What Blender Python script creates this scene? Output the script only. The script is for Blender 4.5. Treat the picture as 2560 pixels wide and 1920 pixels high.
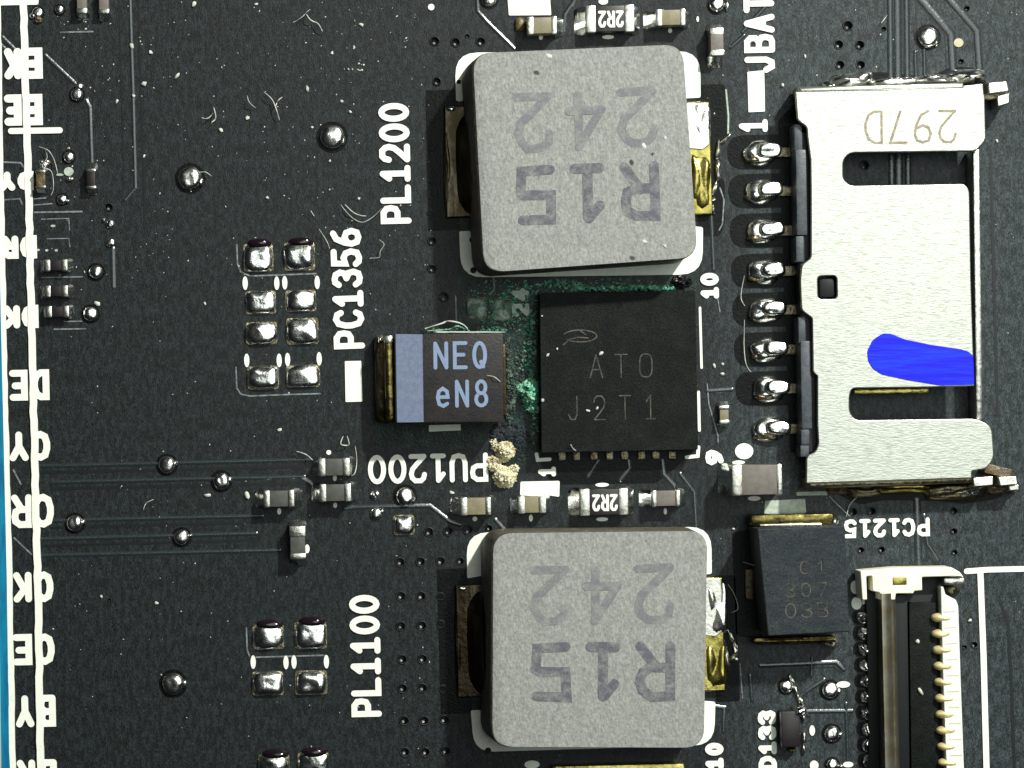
import bpy, bmesh, math, random
from mathutils import Vector, Matrix, noise
random.seed(7)
for o in list(bpy.data.objects): bpy.data.objects.remove(o)
S = bpy.context.scene
# ---------------- camera: a macro lens, square-on to the board, with lens shift ----------------
D = 60.0                       # working distance
NX, NY = 880.0, 1020.0         # foot of the lens axis on the board, in photo pixels
def X(px): return (px-1280)/100.0
def Y(py): return (960-py)/100.0
cd = bpy.data.cameras.new('camera'); cam = bpy.data.objects.new('camera', cd)
S.collection.objects.link(cam); S.camera = cam
cam.location = (X(NX), Y(NY), D)
cd.sensor_width = 36; cd.lens = 36*D/25.6
cd.shift_x = -X(NX)/25.6; cd.shift_y = -Y(NY)/25.6
cd.clip_end = 500; cd.clip_start = .1
# ---------------- world and lamps ----------------
w = bpy.data.worlds.new('World'); S.world = w; w.use_nodes = True
w.node_tree.nodes['Background'].inputs[0].default_value = (.5, .6, .72, 1)
w.node_tree.nodes['Background'].inputs[1].default_value = .012
def area(name, loc, target, size, energy, col):
    l = bpy.data.lights.new(name, 'AREA'); l.shape = 'SQUARE'; l.size = size; l.energy = energy; l.color = col
    o = bpy.data.objects.new(name, l); S.collection.objects.link(o); o.location = loc
    o.rotation_euler = (Vector(target)-Vector(loc)).to_track_quat('-Z', 'Y').to_euler()
    return o
area('key_lamp', (56, 80, 92), (0, 0, 0), 5.5, 290000, (1, 1, .91))
area('soft_lamp', (24, 14, 76), (3, 2, 0), 62, 30500, (.93, 1, .95))
S.view_settings.view_transform = 'Standard'; S.view_settings.look = 'None'
S.view_settings.exposure = 0; S.view_settings.gamma = 1
S.render.engine = 'CYCLES'
# ---------------- materials ----------------
def mat(name, col, rough=.5, metal=0, spec=.5, col2=None, nscale=8, detail=6, stretch=(1, 1, 1), rot=0, lo=.4, hi=.6,
        bump=0, bscale=30, bdist=.02, bstretch=None, col3=None, n3=2, coat=0, rough2=None, lo3=.45, hi3=.65, grain=None, gscale=40, gloss_lift=None, gstretch=(1, 1, 1)):
    m = bpy.data.materials.new(name); m.use_nodes = True; nt = m.node_tree; N = nt.nodes; L = nt.links
    b = N['Principled BSDF']
    b.inputs['Base Color'].default_value = (*col, 1); b.inputs['Roughness'].default_value = rough
    b.inputs['Metallic'].default_value = metal; b.inputs['Specular IOR Level'].default_value = spec
    if coat: b.inputs['Coat Weight'].default_value = coat; b.inputs['Coat Roughness'].default_value = .15
    g = N.new('ShaderNodeNewGeometry')
    def mapped(st, r):
        mp = N.new('ShaderNodeMapping'); mp.inputs['Scale'].default_value = st; mp.inputs['Rotation'].default_value = (0, 0, math.radians(r))
        L.new(g.outputs['Position'], mp.inputs['Vector']); return mp.outputs[0]
    def nz(sc, vec, det=detail, ro=.6):
        n = N.new('ShaderNodeTexNoise'); n.inputs['Scale'].default_value = sc; n.inputs['Detail'].default_value = det
        n.inputs['Roughness'].default_value = ro; L.new(vec, n.inputs['Vector']); return n.outputs['Fac']
    def rng(f, a, c):
        r = N.new('ShaderNodeMapRange'); r.inputs[1].default_value = a; r.inputs[2].default_value = c; L.new(f, r.inputs[0]); return r.outputs[0]
    cur = None
    if col2:
        f = rng(nz(nscale, mapped(stretch, rot)), lo, hi)
        mx = N.new('ShaderNodeMix'); mx.data_type = 'RGBA'; L.new(f, mx.inputs[0])
        mx.inputs[6].default_value = (*col, 1); mx.inputs[7].default_value = (*col2, 1); cur = mx.outputs[2]
        if rough2 is not None:
            r = N.new('ShaderNodeMapRange'); L.new(f, r.inputs[0]); r.inputs[3].default_value = rough; r.inputs[4].default_value = rough2
            L.new(r.outputs[0], b.inputs['Roughness'])
    if col3:
        f = rng(nz(n3, mapped((1, 1, 1), 20)), lo3, hi3)
        mx = N.new('ShaderNodeMix'); mx.data_type = 'RGBA'; L.new(f, mx.inputs[0])
        if cur: L.new(cur, mx.inputs[6])
        else: mx.inputs[6].default_value = (*col, 1)
        mx.inputs[7].default_value = (*col3, 1); cur = mx.outputs[2]
    if grain:
        f = nz(gscale, mapped(gstretch, 0), 3, .75)
        r = N.new('ShaderNodeMapRange'); r.inputs[1].default_value = .3; r.inputs[2].default_value = .7
        r.inputs[3].default_value = 1-grain; r.inputs[4].default_value = 1+grain; L.new(f, r.inputs[0])
        vm = N.new('ShaderNodeVectorMath'); vm.operation = 'SCALE'
        if cur: L.new(cur, vm.inputs[0])
        else: vm.inputs[0].default_value = col
        L.new(r.outputs[0], vm.inputs['Scale']); cur = vm.outputs[0]
    if gloss_lift:       # base colour painted lighter to the right, standing in for gloss of light
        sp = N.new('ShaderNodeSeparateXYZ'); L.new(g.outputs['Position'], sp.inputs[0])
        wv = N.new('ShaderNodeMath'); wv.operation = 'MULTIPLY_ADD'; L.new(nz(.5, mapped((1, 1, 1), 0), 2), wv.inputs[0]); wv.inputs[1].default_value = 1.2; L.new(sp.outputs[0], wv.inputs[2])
        r = N.new('ShaderNodeMapRange'); r.inputs[1].default_value = 5.2; r.inputs[2].default_value = 7.2; r.inputs[3].default_value = 1; r.inputs[4].default_value = gloss_lift; L.new(wv.outputs[0], r.inputs[0])
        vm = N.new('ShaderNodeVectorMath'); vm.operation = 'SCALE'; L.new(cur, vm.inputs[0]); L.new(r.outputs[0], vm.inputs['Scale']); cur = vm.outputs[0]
    if cur: L.new(cur, b.inputs['Base Color'])
    if bump:
        bp = N.new('ShaderNodeBump'); bp.inputs['Strength'].default_value = bump; bp.inputs['Distance'].default_value = bdist
        L.new(nz(bscale, mapped(bstretch or (1, 1, 1), rot), 4, .6), bp.inputs['Height']); L.new(bp.outputs[0], b.inputs['Normal'])
    return m
M = {}
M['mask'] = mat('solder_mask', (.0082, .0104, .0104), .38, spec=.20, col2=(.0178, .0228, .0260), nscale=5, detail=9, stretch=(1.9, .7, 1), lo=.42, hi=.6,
                bump=.45, bscale=24, bdist=.022, bstretch=(1.6, .55, 1), rot=0, grain=1.15, gscale=24, gstretch=(1.7, .6, 1), gloss_lift=2.2)
M['rib'] = mat('solder_mask_rib', (.020, .027, .030), .22, spec=.8, grain=.4, gscale=25, bump=.25, bscale=12, bdist=.02)
M['shade_strip'] = mat('trace_shade', (.006, .0085, .009), .4, spec=.3, grain=.6, gscale=20)
M['bead'] = mat('dark_flux_bead', (.010, .006, .009), .14, spec=.6)
M['clear'] = mat('bare_laminate_and_shade', (.0012, .0020, .0022), .4, spec=.12, col2=(.004, .006, .005), nscale=5, lo=.45, hi=.75, bump=.4, bscale=14, bdist=.03, grain=.5)
M['flux'] = mat('flux_film_and_shade', (.001, .008, .007), .4, spec=.25, col2=(.016, .050, .036), nscale=4, lo=.45, hi=.75, bump=.6, bscale=14, bdist=.03, grain=.7)
M['silk'] = mat('white_ink', (.82, .85, .76), .6, col2=(.68, .71, .62), nscale=9, lo=.5, hi=.8, bump=.3, bscale=30, bdist=.01)
M['silkgrey'] = mat('worn_ink', (.42, .48, .42), .6, col2=(.30, .36, .30), nscale=9, bump=.3, bscale=30, bdist=.01)
M['thin'] = mat('thin_ink', (.20, .23, .24), .5, col2=(.05, .06, .06), nscale=7, lo=.4, hi=.65)
M['solder'] = mat('solder', (.92, .94, .91), .17, 1, col2=(.74, .74, .69), nscale=5, lo=.4, hi=.7, rough2=.30, bump=.30, bscale=4, bdist=.05)
M['tin'] = mat('tin', (.60, .60, .55), .30, 1, col2=(.36, .33, .26), nscale=5, lo=.52, hi=.75, bump=.35, bscale=6, bdist=.04)
M['dulltin'] = mat('dull_tin', (.26, .23, .16), .34, 1, col2=(.17, .13, .07), nscale=4, lo=.4, hi=.7, bump=.6, bscale=9, bdist=.06)
M['darklead'] = mat('tarnished_shaded_lead', (.030, .019, .007), .33, .75, col2=(.17, .145, .095), nscale=1.3, stretch=(2, .5, 1), lo=.5, hi=.75, bump=.5, bscale=4, bdist=.05)  # dark brown also carries the body's shadow on the inductors' left leads
M['gold'] = mat('gold_plate', (.42, .36, .11), .28, 1, col2=(.17, .15, .03), nscale=2.5, lo=.4, hi=.65, bump=.5, bscale=4, bdist=.05)
M['tarnish'] = mat('tarnished_solder', (.06, .10, .07), .5, .3, col2=(.32, .38, .32), nscale=4, lo=.45, hi=.65, bump=.8, bscale=8, bdist=.06)
M['agedgold'] = mat('aged_gold', (.20, .165, .055), .28, 1, col2=(.035, .025, .012), nscale=2.2, stretch=(1, 2, 1), lo=.42, hi=.62, bump=.5, bscale=4, bdist=.05)
M['palegold'] = mat('pale_gold', (.88, .76, .42), .4, .4, col2=(.75, .62, .28), nscale=9, bump=.3, bscale=20)
M['shell'] = mat('nickel_shell', (.46, .475, .425), .36, .9, col2=(.31, .325, .285), nscale=4.2, stretch=(1, 3.4, 1), rot=2, lo=.47, hi=.72,
                 bump=.28, bscale=7, bstretch=(1, 3.5, 1), bdist=.03, grain=.05, gscale=16)
M['ferrite'] = mat('moulded_ferrite', (.305, .312, .290), .75, spec=.2, col2=(.225, .226, .226), nscale=9, stretch=(1, .6, 1), rot=40, lo=.33, hi=.67, bump=.6, bscale=15, bdist=.04, bstretch=(1.3, .6, 1),
                   grain=.24, gscale=15)
M['ferside'] = mat('ferrite_side', (.075, .065, .05), .6, spec=.3, col2=(.16, .15, .12), nscale=5, lo=.45, hi=.7, bump=.5, bscale=12, bdist=.05)
M['ink_d'] = mat('dark_marking', (.105, .105, .125), .7, spec=.2, col2=(.225, .225, .225), nscale=4, lo=.42, hi=.72, grain=.2, gscale=16)
M['ink_f'] = mat('faint_marking', (.165, .165, .182), .7, spec=.2, col2=(.245, .246, .235), nscale=3.6, lo=.42, hi=.68, grain=.2, gscale=16)
M['epoxy'] = mat('black_epoxy', (.0045, .0065, .0062), .55, spec=.10, col2=(.010, .012, .010), nscale=2.5, lo=.4, hi=.7, bump=.4, bscale=24, bdist=.025, grain=.9, gscale=22)
M['epoxy2'] = mat('charcoal_epoxy', (.018, .024, .030), .5, spec=.16, col2=(.034, .040, .042), nscale=3, lo=.4, hi=.7, bump=.45, bscale=17, bdist=.028, stretch=(1, 2, 1), rot=35, grain=.6, gscale=18)
M['etch'] = mat('laser_etch', (.075, .070, .05), .6, col2=(.016, .017, .015), nscale=5, lo=.42, hi=.56)
M['tant'] = mat('tantalum_case', (.016, .016, .019), .45, spec=.2, col2=(.026, .022, .020), nscale=4, bump=.4, bscale=16, bdist=.03, grain=.3)
M['band'] = mat('blue_band', (.105, .138, .225), .5, col2=(.135, .165, .25), nscale=8, bump=.3, bscale=30, grain=.2)
M['bluetext'] = mat('pale_blue_mark', (.16, .24, .36), .5, col2=(.20, .25, .40), nscale=6)
M['mlcc_tan'] = mat('tan_ceramic', (.21, .185, .11), .5, col2=(.17, .15, .085), nscale=6, grain=.15)
M['mlcc_grey'] = mat('grey_brown_ceramic', (.15, .13, .115), .5, col2=(.12, .105, .09), nscale=6, grain=.15)
M['mlcc_dark'] = mat('dark_ceramic', (.048, .053, .045), .45, col2=(.065, .068, .06), nscale=6, grain=.15)
M['black'] = mat('black_glaze', (.012, .008, .010), .35, spec=.5)
M['housing'] = mat('housing_plastic', (.055, .065, .08), .4, col2=(.03, .036, .045), nscale=5, bump=.3, bscale=20)
M['darkhouse'] = mat('dark_plastic', (.006, .007, .009), .5, spec=.25)
M['paint'] = mat('blue_paint', (.0, .0, .62), .38, spec=.25, col2=(.0, .035, .88), nscale=2.2, stretch=(.35, 3.2, 1), rot=10, lo=.42, hi=.7, bump=.3, bscale=6, bstretch=(.3, 3, 1))
M['white'] = mat('white_plastic', (.76, .80, .74), .5, col2=(.66, .72, .66), nscale=5, bump=.3, bscale=12)
M['cream'] = mat('cream_plastic', (.82, .80, .60), .45, col2=(.86, .85, .72), nscale=3, lo=.4, hi=.6)
M['beige'] = mat('beige_plastic', (.50, .45, .32), .4, col2=(.42, .37, .25), nscale=2)
M['bar'] = mat('bar_metal', (.40, .38, .31), .30, .9, col2=(.30, .26, .18), nscale=2)
M['crustgreen'] = mat('green_corrosion', (.06, .34, .23), .7, col2=(.35, .62, .42), nscale=7, detail=8, lo=.45, hi=.6, col3=(.02, .07, .04), n3=5, lo3=.5, hi3=.7, bump=1, bscale=12, bdist=.08)
M['crustgrey'] = mat('grey_corrosion', (.035, .075, .05), .7, col2=(.28, .40, .30), nscale=8, detail=8, lo=.5, hi=.7, col3=(.03, .04, .04), n3=4, lo3=.45, hi3=.6, bump=1, bscale=12, bdist=.08)
M['crusttan'] = mat('tan_residue', (.74, .68, .42), .6, col2=(.85, .83, .66), nscale=6, detail=8, lo=.4, hi=.65, col3=(.32, .22, .06), n3=4, lo3=.52, hi3=.68, bump=1, bscale=10, bdist=.09)
M['brownflux'] = mat('brown_flux', (.05, .035, .018), .3, spec=.5, col2=(.12, .08, .03), nscale=5, bump=.6, bscale=8, bdist=.06)
M['hair'] = mat('lint', (.32, .34, .33), .6, col2=(.55, .56, .5), nscale=6)
M['dust'] = mat('dust', (.5, .52, .47), .6)
M['tape'] = mat('blue_tape', (.0, .11, .24), .4, col2=(.0, .19, .34), nscale=1.5, stretch=(3, .6, 1))
M['tapeedge'] = mat('beige_edge', (.45, .45, .36), .6)
M['copper'] = mat('via_rim_and_glint', (.50, .52, .50), .35, .3, col2=(.20, .18, .17), nscale=8, lo=.4, hi=.6)
M['viadark'] = mat('via_fill', (.004, .005, .007), .4, spec=.3)
# ---------------- helpers ----------------
TILT = 1.3
def P(px, py, z=0):             # a photo pixel seen at height z -> point above the board
    k = (D-z)/D
    return (X(NX)+(X(px)-X(NX))*k, Y(NY)+(Y(py)-Y(NY))*k)
def link(name, me, m=None, parent=None, sharp=35):
    o = bpy.data.objects.new(name, me); S.collection.objects.link(o)
    if m and not me.materials: me.materials.append(m)
    if sharp is not None and len(me.polygons):
        me.shade_smooth(); me.set_sharp_from_angle(angle=math.radians(sharp))
    if parent:
        o.parent = parent; o.matrix_parent_inverse = WM(parent).inverted()
    return o
def WM(o):
    m = Matrix.Translation(o.location) @ o.rotation_euler.to_matrix().to_4x4()
    return WM(o.parent) @ o.matrix_parent_inverse @ m if o.parent else m
def tag(o, label, cat, group=None):
    o['label'] = label; o['category'] = cat
    if group: o['group'] = group
    return o
def thing(name, px, py, label, cat, group=None):
    o = bpy.data.objects.new(name, None); S.collection.objects.link(o); o.empty_display_size = .3
    x, y = P(px, py); o.location = (x, y, 0); return tag(o, label, cat, group)
def bm2me(bm, name='mesh'):
    me = bpy.data.meshes.new(name); bm.normal_update(); bm.to_mesh(me); bm.free(); return me
def addbox(bm, x0, x1, y0, y1, z0, z1, bev=.03, mx=None, seg=2):
    c = bmesh.ops.create_cube(bm, size=1)['verts']
    for v in c:
        v.co = Vector(((x0+x1)/2+v.co.x*(x1-x0), (y0+y1)/2+v.co.y*(y1-y0), (z0+z1)/2+v.co.z*(z1-z0)))
    if bev:
        es = list({e for v in c for e in v.link_edges})
        r = bmesh.ops.bevel(bm, geom=es, offset=bev, segments=seg, affect='EDGES', profile=.6)
        c = list({v for f in r['faces'] for v in f.verts} | {v for v in c if v.is_valid})
    if mx: bmesh.ops.transform(bm, matrix=mx, verts=c)
def frame(px, py, z, rot):
    x, y = P(px, py, z); return Matrix.Translation((x, y, 0)) @ Matrix.Rotation(math.radians(rot), 4, 'Z')
def box(name, m, parent, px0, px1, py0, py1, z0, z1, bev=.03, rot=TILT, at=None):
    """box whose top covers the given pixel rectangle"""
    mx = frame((px0+px1)/2, (py0+py1)/2, z1, rot); k = (D-z1)/D/200
    bm = bmesh.new(); addbox(bm, -(px1-px0)*k, (px1-px0)*k, -(py1-py0)*k, (py1-py0)*k, z0, z1, bev, mx)
    return link(name, bm2me(bm), m, parent)
def extr(name, m, parent, polys, z0, z1, bev=.0, res=2):
    """polygons (world xy) filled, holes kept, made solid from z0 to z1 with rounded rims"""
    c = bpy.data.curves.new('c', 'CURVE'); c.dimensions = '2D'; c.fill_mode = 'BOTH'
    for p in polys:
        s = c.splines.new('POLY'); s.points.add(len(p)-1); s.use_cyclic_u = True
        for q, (x, y) in zip(s.points, p): q.co = (x, y, 0, 1)
    c.extrude = max((z1-z0)/2-bev, 0); c.bevel_depth = bev; c.bevel_resolution = res; c.offset = -bev
    t = bpy.data.objects.new('t', c); S.collection.objects.link(t)
    dg = bpy.context.evaluated_depsgraph_get(); me = bpy.data.meshes.new_from_object(t.evaluated_get(dg))
    bpy.data.objects.remove(t); bpy.data.curves.remove(c)
    me.transform(Matrix.Translation((0, 0, (z0+z1)/2))); me.materials.clear()
    return link(name, me, m, parent)
def rpoly(c, r, n=5):
    """round the corners of a polygon; r is one radius or one per corner"""
    out = []; N = len(c)
    for i, p in enumerate(c):
        rr = r[i] if isinstance(r, (list, tuple)) else r
        p = Vector(p); a = Vector(c[i-1])-p; b = Vector(c[(i+1) % N])-p
        rr = min(rr, a.length*.48, b.length*.48)
        if rr <= 0: out.append(tuple(p)); continue
        A = p+a.normalized()*rr; B = p+b.normalized()*rr
        for k in range(n+1):
            t = k/n; q = A*(1-t)**2+p*2*t*(1-t)+B*t*t; out.append((q.x, q.y))
    return out
def wp(pts, z=0): return [P(x, y, z) for x, y in pts]
def rect(x0, x1, y0, y1, tilt=True):
    cx, cy = (x0+x1)/2, (y0+y1)/2; a = math.radians(TILT if tilt else 0); c, s = math.cos(a), math.sin(a)
    return [(cx+dx*c+dy*s, cy-dx*s+dy*c) for dx, dy in ((x0-cx, y0-cy), (x1-cx, y0-cy), (x1-cx, y1-cy), (x0-cx, y1-cy))]
def addribbon(bm, pts, wd, z, th=.012, slope=0, cap=True):
    """flat stroke along world xy points: top face at z, sides down by th"""
    pts = [Vector(p) for p in pts]; closed = (pts[0]-pts[-1]).length < 1e-4
    if closed: pts = pts[:-1]
    n = len(pts); Lp, Rp = [], []
    def offs(h):
        a, b = [], []
        for i in range(n):
            if closed: d0 = (pts[i]-pts[i-1]).normalized(); d1 = (pts[(i+1) % n]-pts[i]).normalized()
            else:
                d0 = (pts[i]-pts[i-1]).normalized() if i else (pts[1]-pts[0]).normalized()
                d1 = (pts[i+1]-pts[i]).normalized() if i < n-1 else d0
            n0 = Vector((-d0.y, d0.x)); n1 = Vector((-d1.y, d1.x)); mtr = n0+n1
            mtr = mtr/max(mtr.length, 1e-6); k = 1/max(mtr.dot(n0), .62)
            a.append(pts[i]+mtr*h*k); b.append(pts[i]-mtr*h*k)
        return a, b
    a, b = offs(wd/2); a2, b2 = offs(wd/2+slope)
    if closed: loopt = None
    V = lambda p, zz: bm.verts.new((p.x, p.y, zz))
    A = [V(p, z+i*.0005) for i, p in enumerate(a)]; B = [V(p, z+i*.0005) for i, p in enumerate(b)]; A2 = [V(p, z-th) for p in a2]; B2 = [V(p, z-th) for p in b2]
    rngi = range(n) if closed else range(n-1)
    for i in rngi:
        j = (i+1) % n
        for q in ((A[i], B[i], B[j], A[j]), (A2[i], A[i], A[j], A2[j]), (B[i], B2[i], B2[j], B[j])):
            try: bm.faces.new(q)
            except ValueError: pass
    if not closed and cap:
        for e, d in ((0, (pts[0]-pts[1]).normalized()), (-1, (pts[-1]-pts[-2]).normalized())):
            nn = Vector((-d.y, d.x)); c = pts[e]
            t0 = [(c+nn*math.cos(t)*wd/2+d*math.sin(t)*wd/2) for t in [math.pi*k/6 for k in range(7)]]
            t1 = [(c+nn*math.cos(t)*(wd/2+slope)+d*math.sin(t)*(wd/2+slope)) for t in [math.pi*k/6 for k in range(7)]]
            T = [V(p, z+(0 if e == 0 else (n-1)*.0005)) for p in t0]; U = [V(p, z-th) for p in t1]
            bm.faces.new(T)
            for k in range(6): bm.faces.new((T[k], U[k], U[k+1], T[k+1]))
def lines(name, m, parent, strokes, wpx, z=.03, zpx=0, label=None, slope=0, th=.012):
    bm = bmesh.new()
    for i, s in enumerate(strokes): addribbon(bm, wp(s, zpx), wpx/100, z+.0025*i, th, slope)
    bmesh.ops.recalc_face_normals(bm, faces=bm.faces)
    o = link(name, bm2me(bm), m, parent, 30)
    if label: o['label'] = label
    return o
def ell(cx, cy, rx, ry, n=20, a0=0, a1=360): return [(cx+rx*math.cos(math.radians(a0+(a1-a0)*k/n)), cy+ry*math.sin(math.radians(a0+(a1-a0)*k/n))) for k in range(n+1)]
G = {
'0': [ell(.5, .5, .5, .5)], 'O': [rpoly([(0, 0), (1, 0), (1, 1), (0, 1)], .4)+[None]],
'1': [[(.12, .74), (.5, 1)], [(.5, 1), (.5, 0)], [(.08, 0), (.92, 0)]],
'2': [[(0, .74), (.08, .9), (.28, 1), (.7, 1), (.93, .88), (1, .72), (.9, .52), (.55, .3), (0, 0)], [(0, 0), (1, 0)]],
'3': [[(0, .84), (.2, .98), (.45, 1), (.8, .95), (.97, .78), (.88, .6), (.5, .53)], [(.5, .53), (.92, .43), (1, .24), (.85, .05), (.5, 0), (.2, .03), (0, .17)]],
'4': [[(.72, 0), (.72, 1)], [(.72, 1), (0, .32)], [(0, .32), (1, .32)]],
'5': [[(1, 1), (.1, 1), (.05, .55), (.5, .62), (.85, .53), (1, .32), (.88, .08), (.5, 0), (.2, .02), (0, .14)]],
'6': [[(.85, 1), (.4, .88), (.1, .55), (0, .27), (.14, .06), (.5, 0), (.86, .06), (1, .27), (.86, .48), (.5, .55), (.15, .46)]],
'7': [[(0, 1), (1, 1)], [(1, 1), (.35, 0)]],
'8': [ell(.5, .75, .42, .25, 14), ell(.5, .26, .5, .26, 14)],
'9': [[(.15, 0), (.6, .12), (.9, .45), (1, .73), (.86, .94), (.5, 1), (.14, .94), (0, .73), (.14, .52), (.5, .45), (.85, .54)]],
'A': [[(0, 0), (.5, 1)], [(.5, 1), (1, 0)], [(.2, .35), (.8, .35)]],
'B': [[(0, 0), (0, 1), (.65, 1), (.92, .87), (.92, .67), (.65, .53), (0, .53)], [(.6, .53), (.95, .42), (1, .25), (.9, .06), (.65, 0), (0, 0)]],
'C': [[(1, .8), (.85, .95), (.5, 1), (.15, .9), (0, .62), (0, .38), (.15, .1), (.5, 0), (.85, .05), (1, .2)]],
'D': [[(0, 0), (0, 1), (.45, 1), (.82, .88), (1, .62), (1, .38), (.82, .12), (.45, 0), (0, 0)]],
'E': [[(1, 1), (0, 1), (0, 0), (1, 0)], [(0, .52), (.8, .52)]],
'J': [[(.8, 1), (.8, .25), (.6, .03), (.25, .02), (0, .25)]],
'K': [[(0, 0), (0, 1)], [(1, 1), (.05, .42)], [(.35, .6), (1, 0)]],
'L': [[(0, 1), (0, 0), (1, 0)]], 'N': [[(0, 0), (0, 1)], [(0, 1), (1, 0)], [(1, 0), (1, 1)]],
'P': [[(0, 0), (0, 1), (.65, 1), (.95, .88), (1, .7), (.92, .52), (.65, .44), (0, .44)]],
'Q': [ell(.5, .5, .5, .5), [(.62, .22), (.82, .02)]],
'R': [[(0, 0), (0, 1), (.65, 1), (.95, .88), (1, .7), (.92, .52), (.65, .44), (0, .44)], [(.5, .44), (1, 0)]],
'T': [[(0, 1), (1, 1)], [(.5, 1), (.5, 0)]],
'U': [[(0, 1), (0, .3), (.15, .06), (.5, 0), (.85, .06), (1, .3), (1, 1)]],
'Y': [[(0, 1), (.5, .5)], [(.5, .5), (1, 1)], [(.5, .5), (.5, 0)]],
'e': [[(.02, .37), (.97, .37), (.9, .6), (.5, .72), (.12, .6), (0, .36), (.15, .08), (.55, 0), (.92, .1)]], ' ': []}
G['O'] = [[p for p in G['O'][0] if p]+[G['O'][0][0]]]
def text(s, m, parent, px, py, ang, H, gw, adv, sw, z=.034, zpx=0, label=None, name='printed_text', jit=0):
    """stroke lettering; (px,py) is the start of the baseline, H the full letter height, all in pixels"""
    x0, y0 = P(px, py, zpx); k = (D-zpx)/D/100; a = math.radians(ang)
    u = Vector((math.cos(a), math.sin(a))); v = Vector((-u.y, u.x)); o0 = Vector((x0, y0)); bm = bmesh.new(); n = 0
    for i, ch in enumerate(s):
        for st in G[ch]:
            pts = [o0+u*k*(sw/2+i*adv+gx*(gw-sw))+v*k*(sw/2+gy*(H-sw)) for gx, gy in st]
            if jit: pts = [p+Vector((random.uniform(-jit, jit), random.uniform(-jit, jit)))*k for p in pts[:-1]]+[pts[-1]]
            if (st[0][0]-st[-1][0])**2+(st[0][1]-st[-1][1])**2 < 1e-6: pts[-1] = pts[0].copy()
            addribbon(bm, pts, sw*k, z+.0022*(n % 5), .006); n += 1
    bmesh.ops.recalc_face_normals(bm, faces=bm.faces)
    o = link(name, bm2me(bm), m, parent, 30)
    o['label'] = label or ('text "%s"' % s); return o
def adddome(bm, cx, cy, rx, ry, h, e=2.0, p=2.2, seed=0, rough=.06, z0=0, ang=0, n=7, m=20):
    rows = []; a = math.radians(ang); ca, sa = math.cos(a), math.sin(a)
    for i in range(n+1):
        t = i/n; rr = math.sin(t*math.pi/2); zz = max(0, 1-rr**p)**(1/p); row = []
        for j in range(m if i else 1):
            q = 2*math.pi*j/m; c, s = math.cos(q), math.sin(q)
            ee = 2+(e-2)*rr; xx = math.copysign(abs(c)**(2/ee), c); yy = math.copysign(abs(s)**(2/ee), s)
            nn = noise.noise(Vector((c*rr*1.4+seed*3.1, s*rr*1.4, seed*7.7)))
            f = rr*(1+rough*1.2*nn); x, y = xx*f*rx, yy*f*ry
            row.append(bm.verts.new((cx+x*ca-y*sa, cy+x*sa+y*ca, z0+h*zz*(1+rough*2.2*nn)+.01)))
        rows.append(row)
    for j in range(m): bm.faces.new((rows[0][0], rows[1][j], rows[1][(j+1) % m]))
    for i in range(1, n):
        for j in range(m): bm.faces.new((rows[i][j], rows[i+1][j], rows[i+1][(j+1) % m], rows[i][(j+1) % m]))
def dome(name, m, parent, px, py, rx, ry, h, e=2.0, p=2.2, seed=None, rough=.06, z0=0, ang=TILT):
    bm = bmesh.new(); x, y = P(px, py); adddome(bm, x, y, rx/100, ry/100, h, e, p, seed if seed is not None else px*.37+py, rough, z0, ang)
    return link(name, bm2me(bm), m, parent, 60)
def addfillet(bm, mx, x0, x1, w, hz, seed=0):
    g = []
    for i in range(8):
        t = i/7; row = []
        for j in range(8):
            s = j/7*2-1
            z = (hz*(1-t)**1.5*.9+.06*(1-t**3))*(1-abs(s)**5*.85)+.012+.05*hz*noise.noise(Vector((t*3+seed, s*2, seed)))
            row.append(bm.verts.new(mx @ Vector((x0+(x1-x0)*t, s*w/2*(1-.22*t*t), max(z, .005)))))
        g.append(row)
    for i in range(7):
        for j in range(7):
            q = (g[i][j], g[i+1][j], g[i+1][j+1], g[i][j+1]); bm.faces.new(q if x1 > x0 else q[::-1])
def chip(name, cx, cy, L, W, rot, h, tl, f0, f1, body, label, cat='capacitor', group='ceramic capacitors', tr=None, proud=.02, term='tin', sol='solder'):
    """two-terminal chip: L x W pixels on top, terminals tl long, solder fillets f0/f1 long"""
    t = thing(name, cx, cy, label, cat, group); mx = frame(cx, cy, h, rot+TILT); k = (D-h)/D/100; tr = tr or tl
    bm = bmesh.new(); addbox(bm, (-L/2+tl*.5)*k, (L/2-tr*.5)*k, -W/2*k+proud, W/2*k-proud, .03, h-proud, .02, mx); link('body', bm2me(bm), M[body], t)
    for a, b in ((-L/2, -L/2+tl), (L/2-tr, L/2)):
        bm = bmesh.new(); addbox(bm, a*k, b*k, -W/2*k, W/2*k, .02, h, .045, mx); link('terminal', bm2me(bm), M[term], t)
    for x, f, sg in ((-L/2, f0, -1), (L/2, f1, 1)):
        if f:
            bm = bmesh.new(); addfillet(bm, mx, (x-sg*2)*k, (x+sg*f)*k, (W+6)*k, h*.72, cx*.1+sg); link('solder_fillet', bm2me(bm), M[sol], t, 60)
    return t
def bump(px, py, r, h=None, label='', ring=True, e=2, group='solder bumps', r2=None, extra=None):
    t = thing('solder_bump', px, py, label, 'solder bump', group)
    if ring:
        x, y = P(px, py); pad = [(x+math.cos(a)*r*1.28/100, y+math.sin(a)*(r2 or r)*1.28/100) for a in [2*math.pi*k/20 for k in range(20)]]
        extr('mask_opening_or_shade', M['clear'], t, [pad], -.001, .008)
    dome('solder', M['solder'], t, px, py, r, r2 or r, (h or r*.8/100)*.52, e=e, p=2.9)
    if extra:
        dome('solder_tail', M['solder'], t, px+extra[0], py+extra[1], extra[2], extra[3] if len(extra) > 3 else extra[2], .09)
    return t
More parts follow.
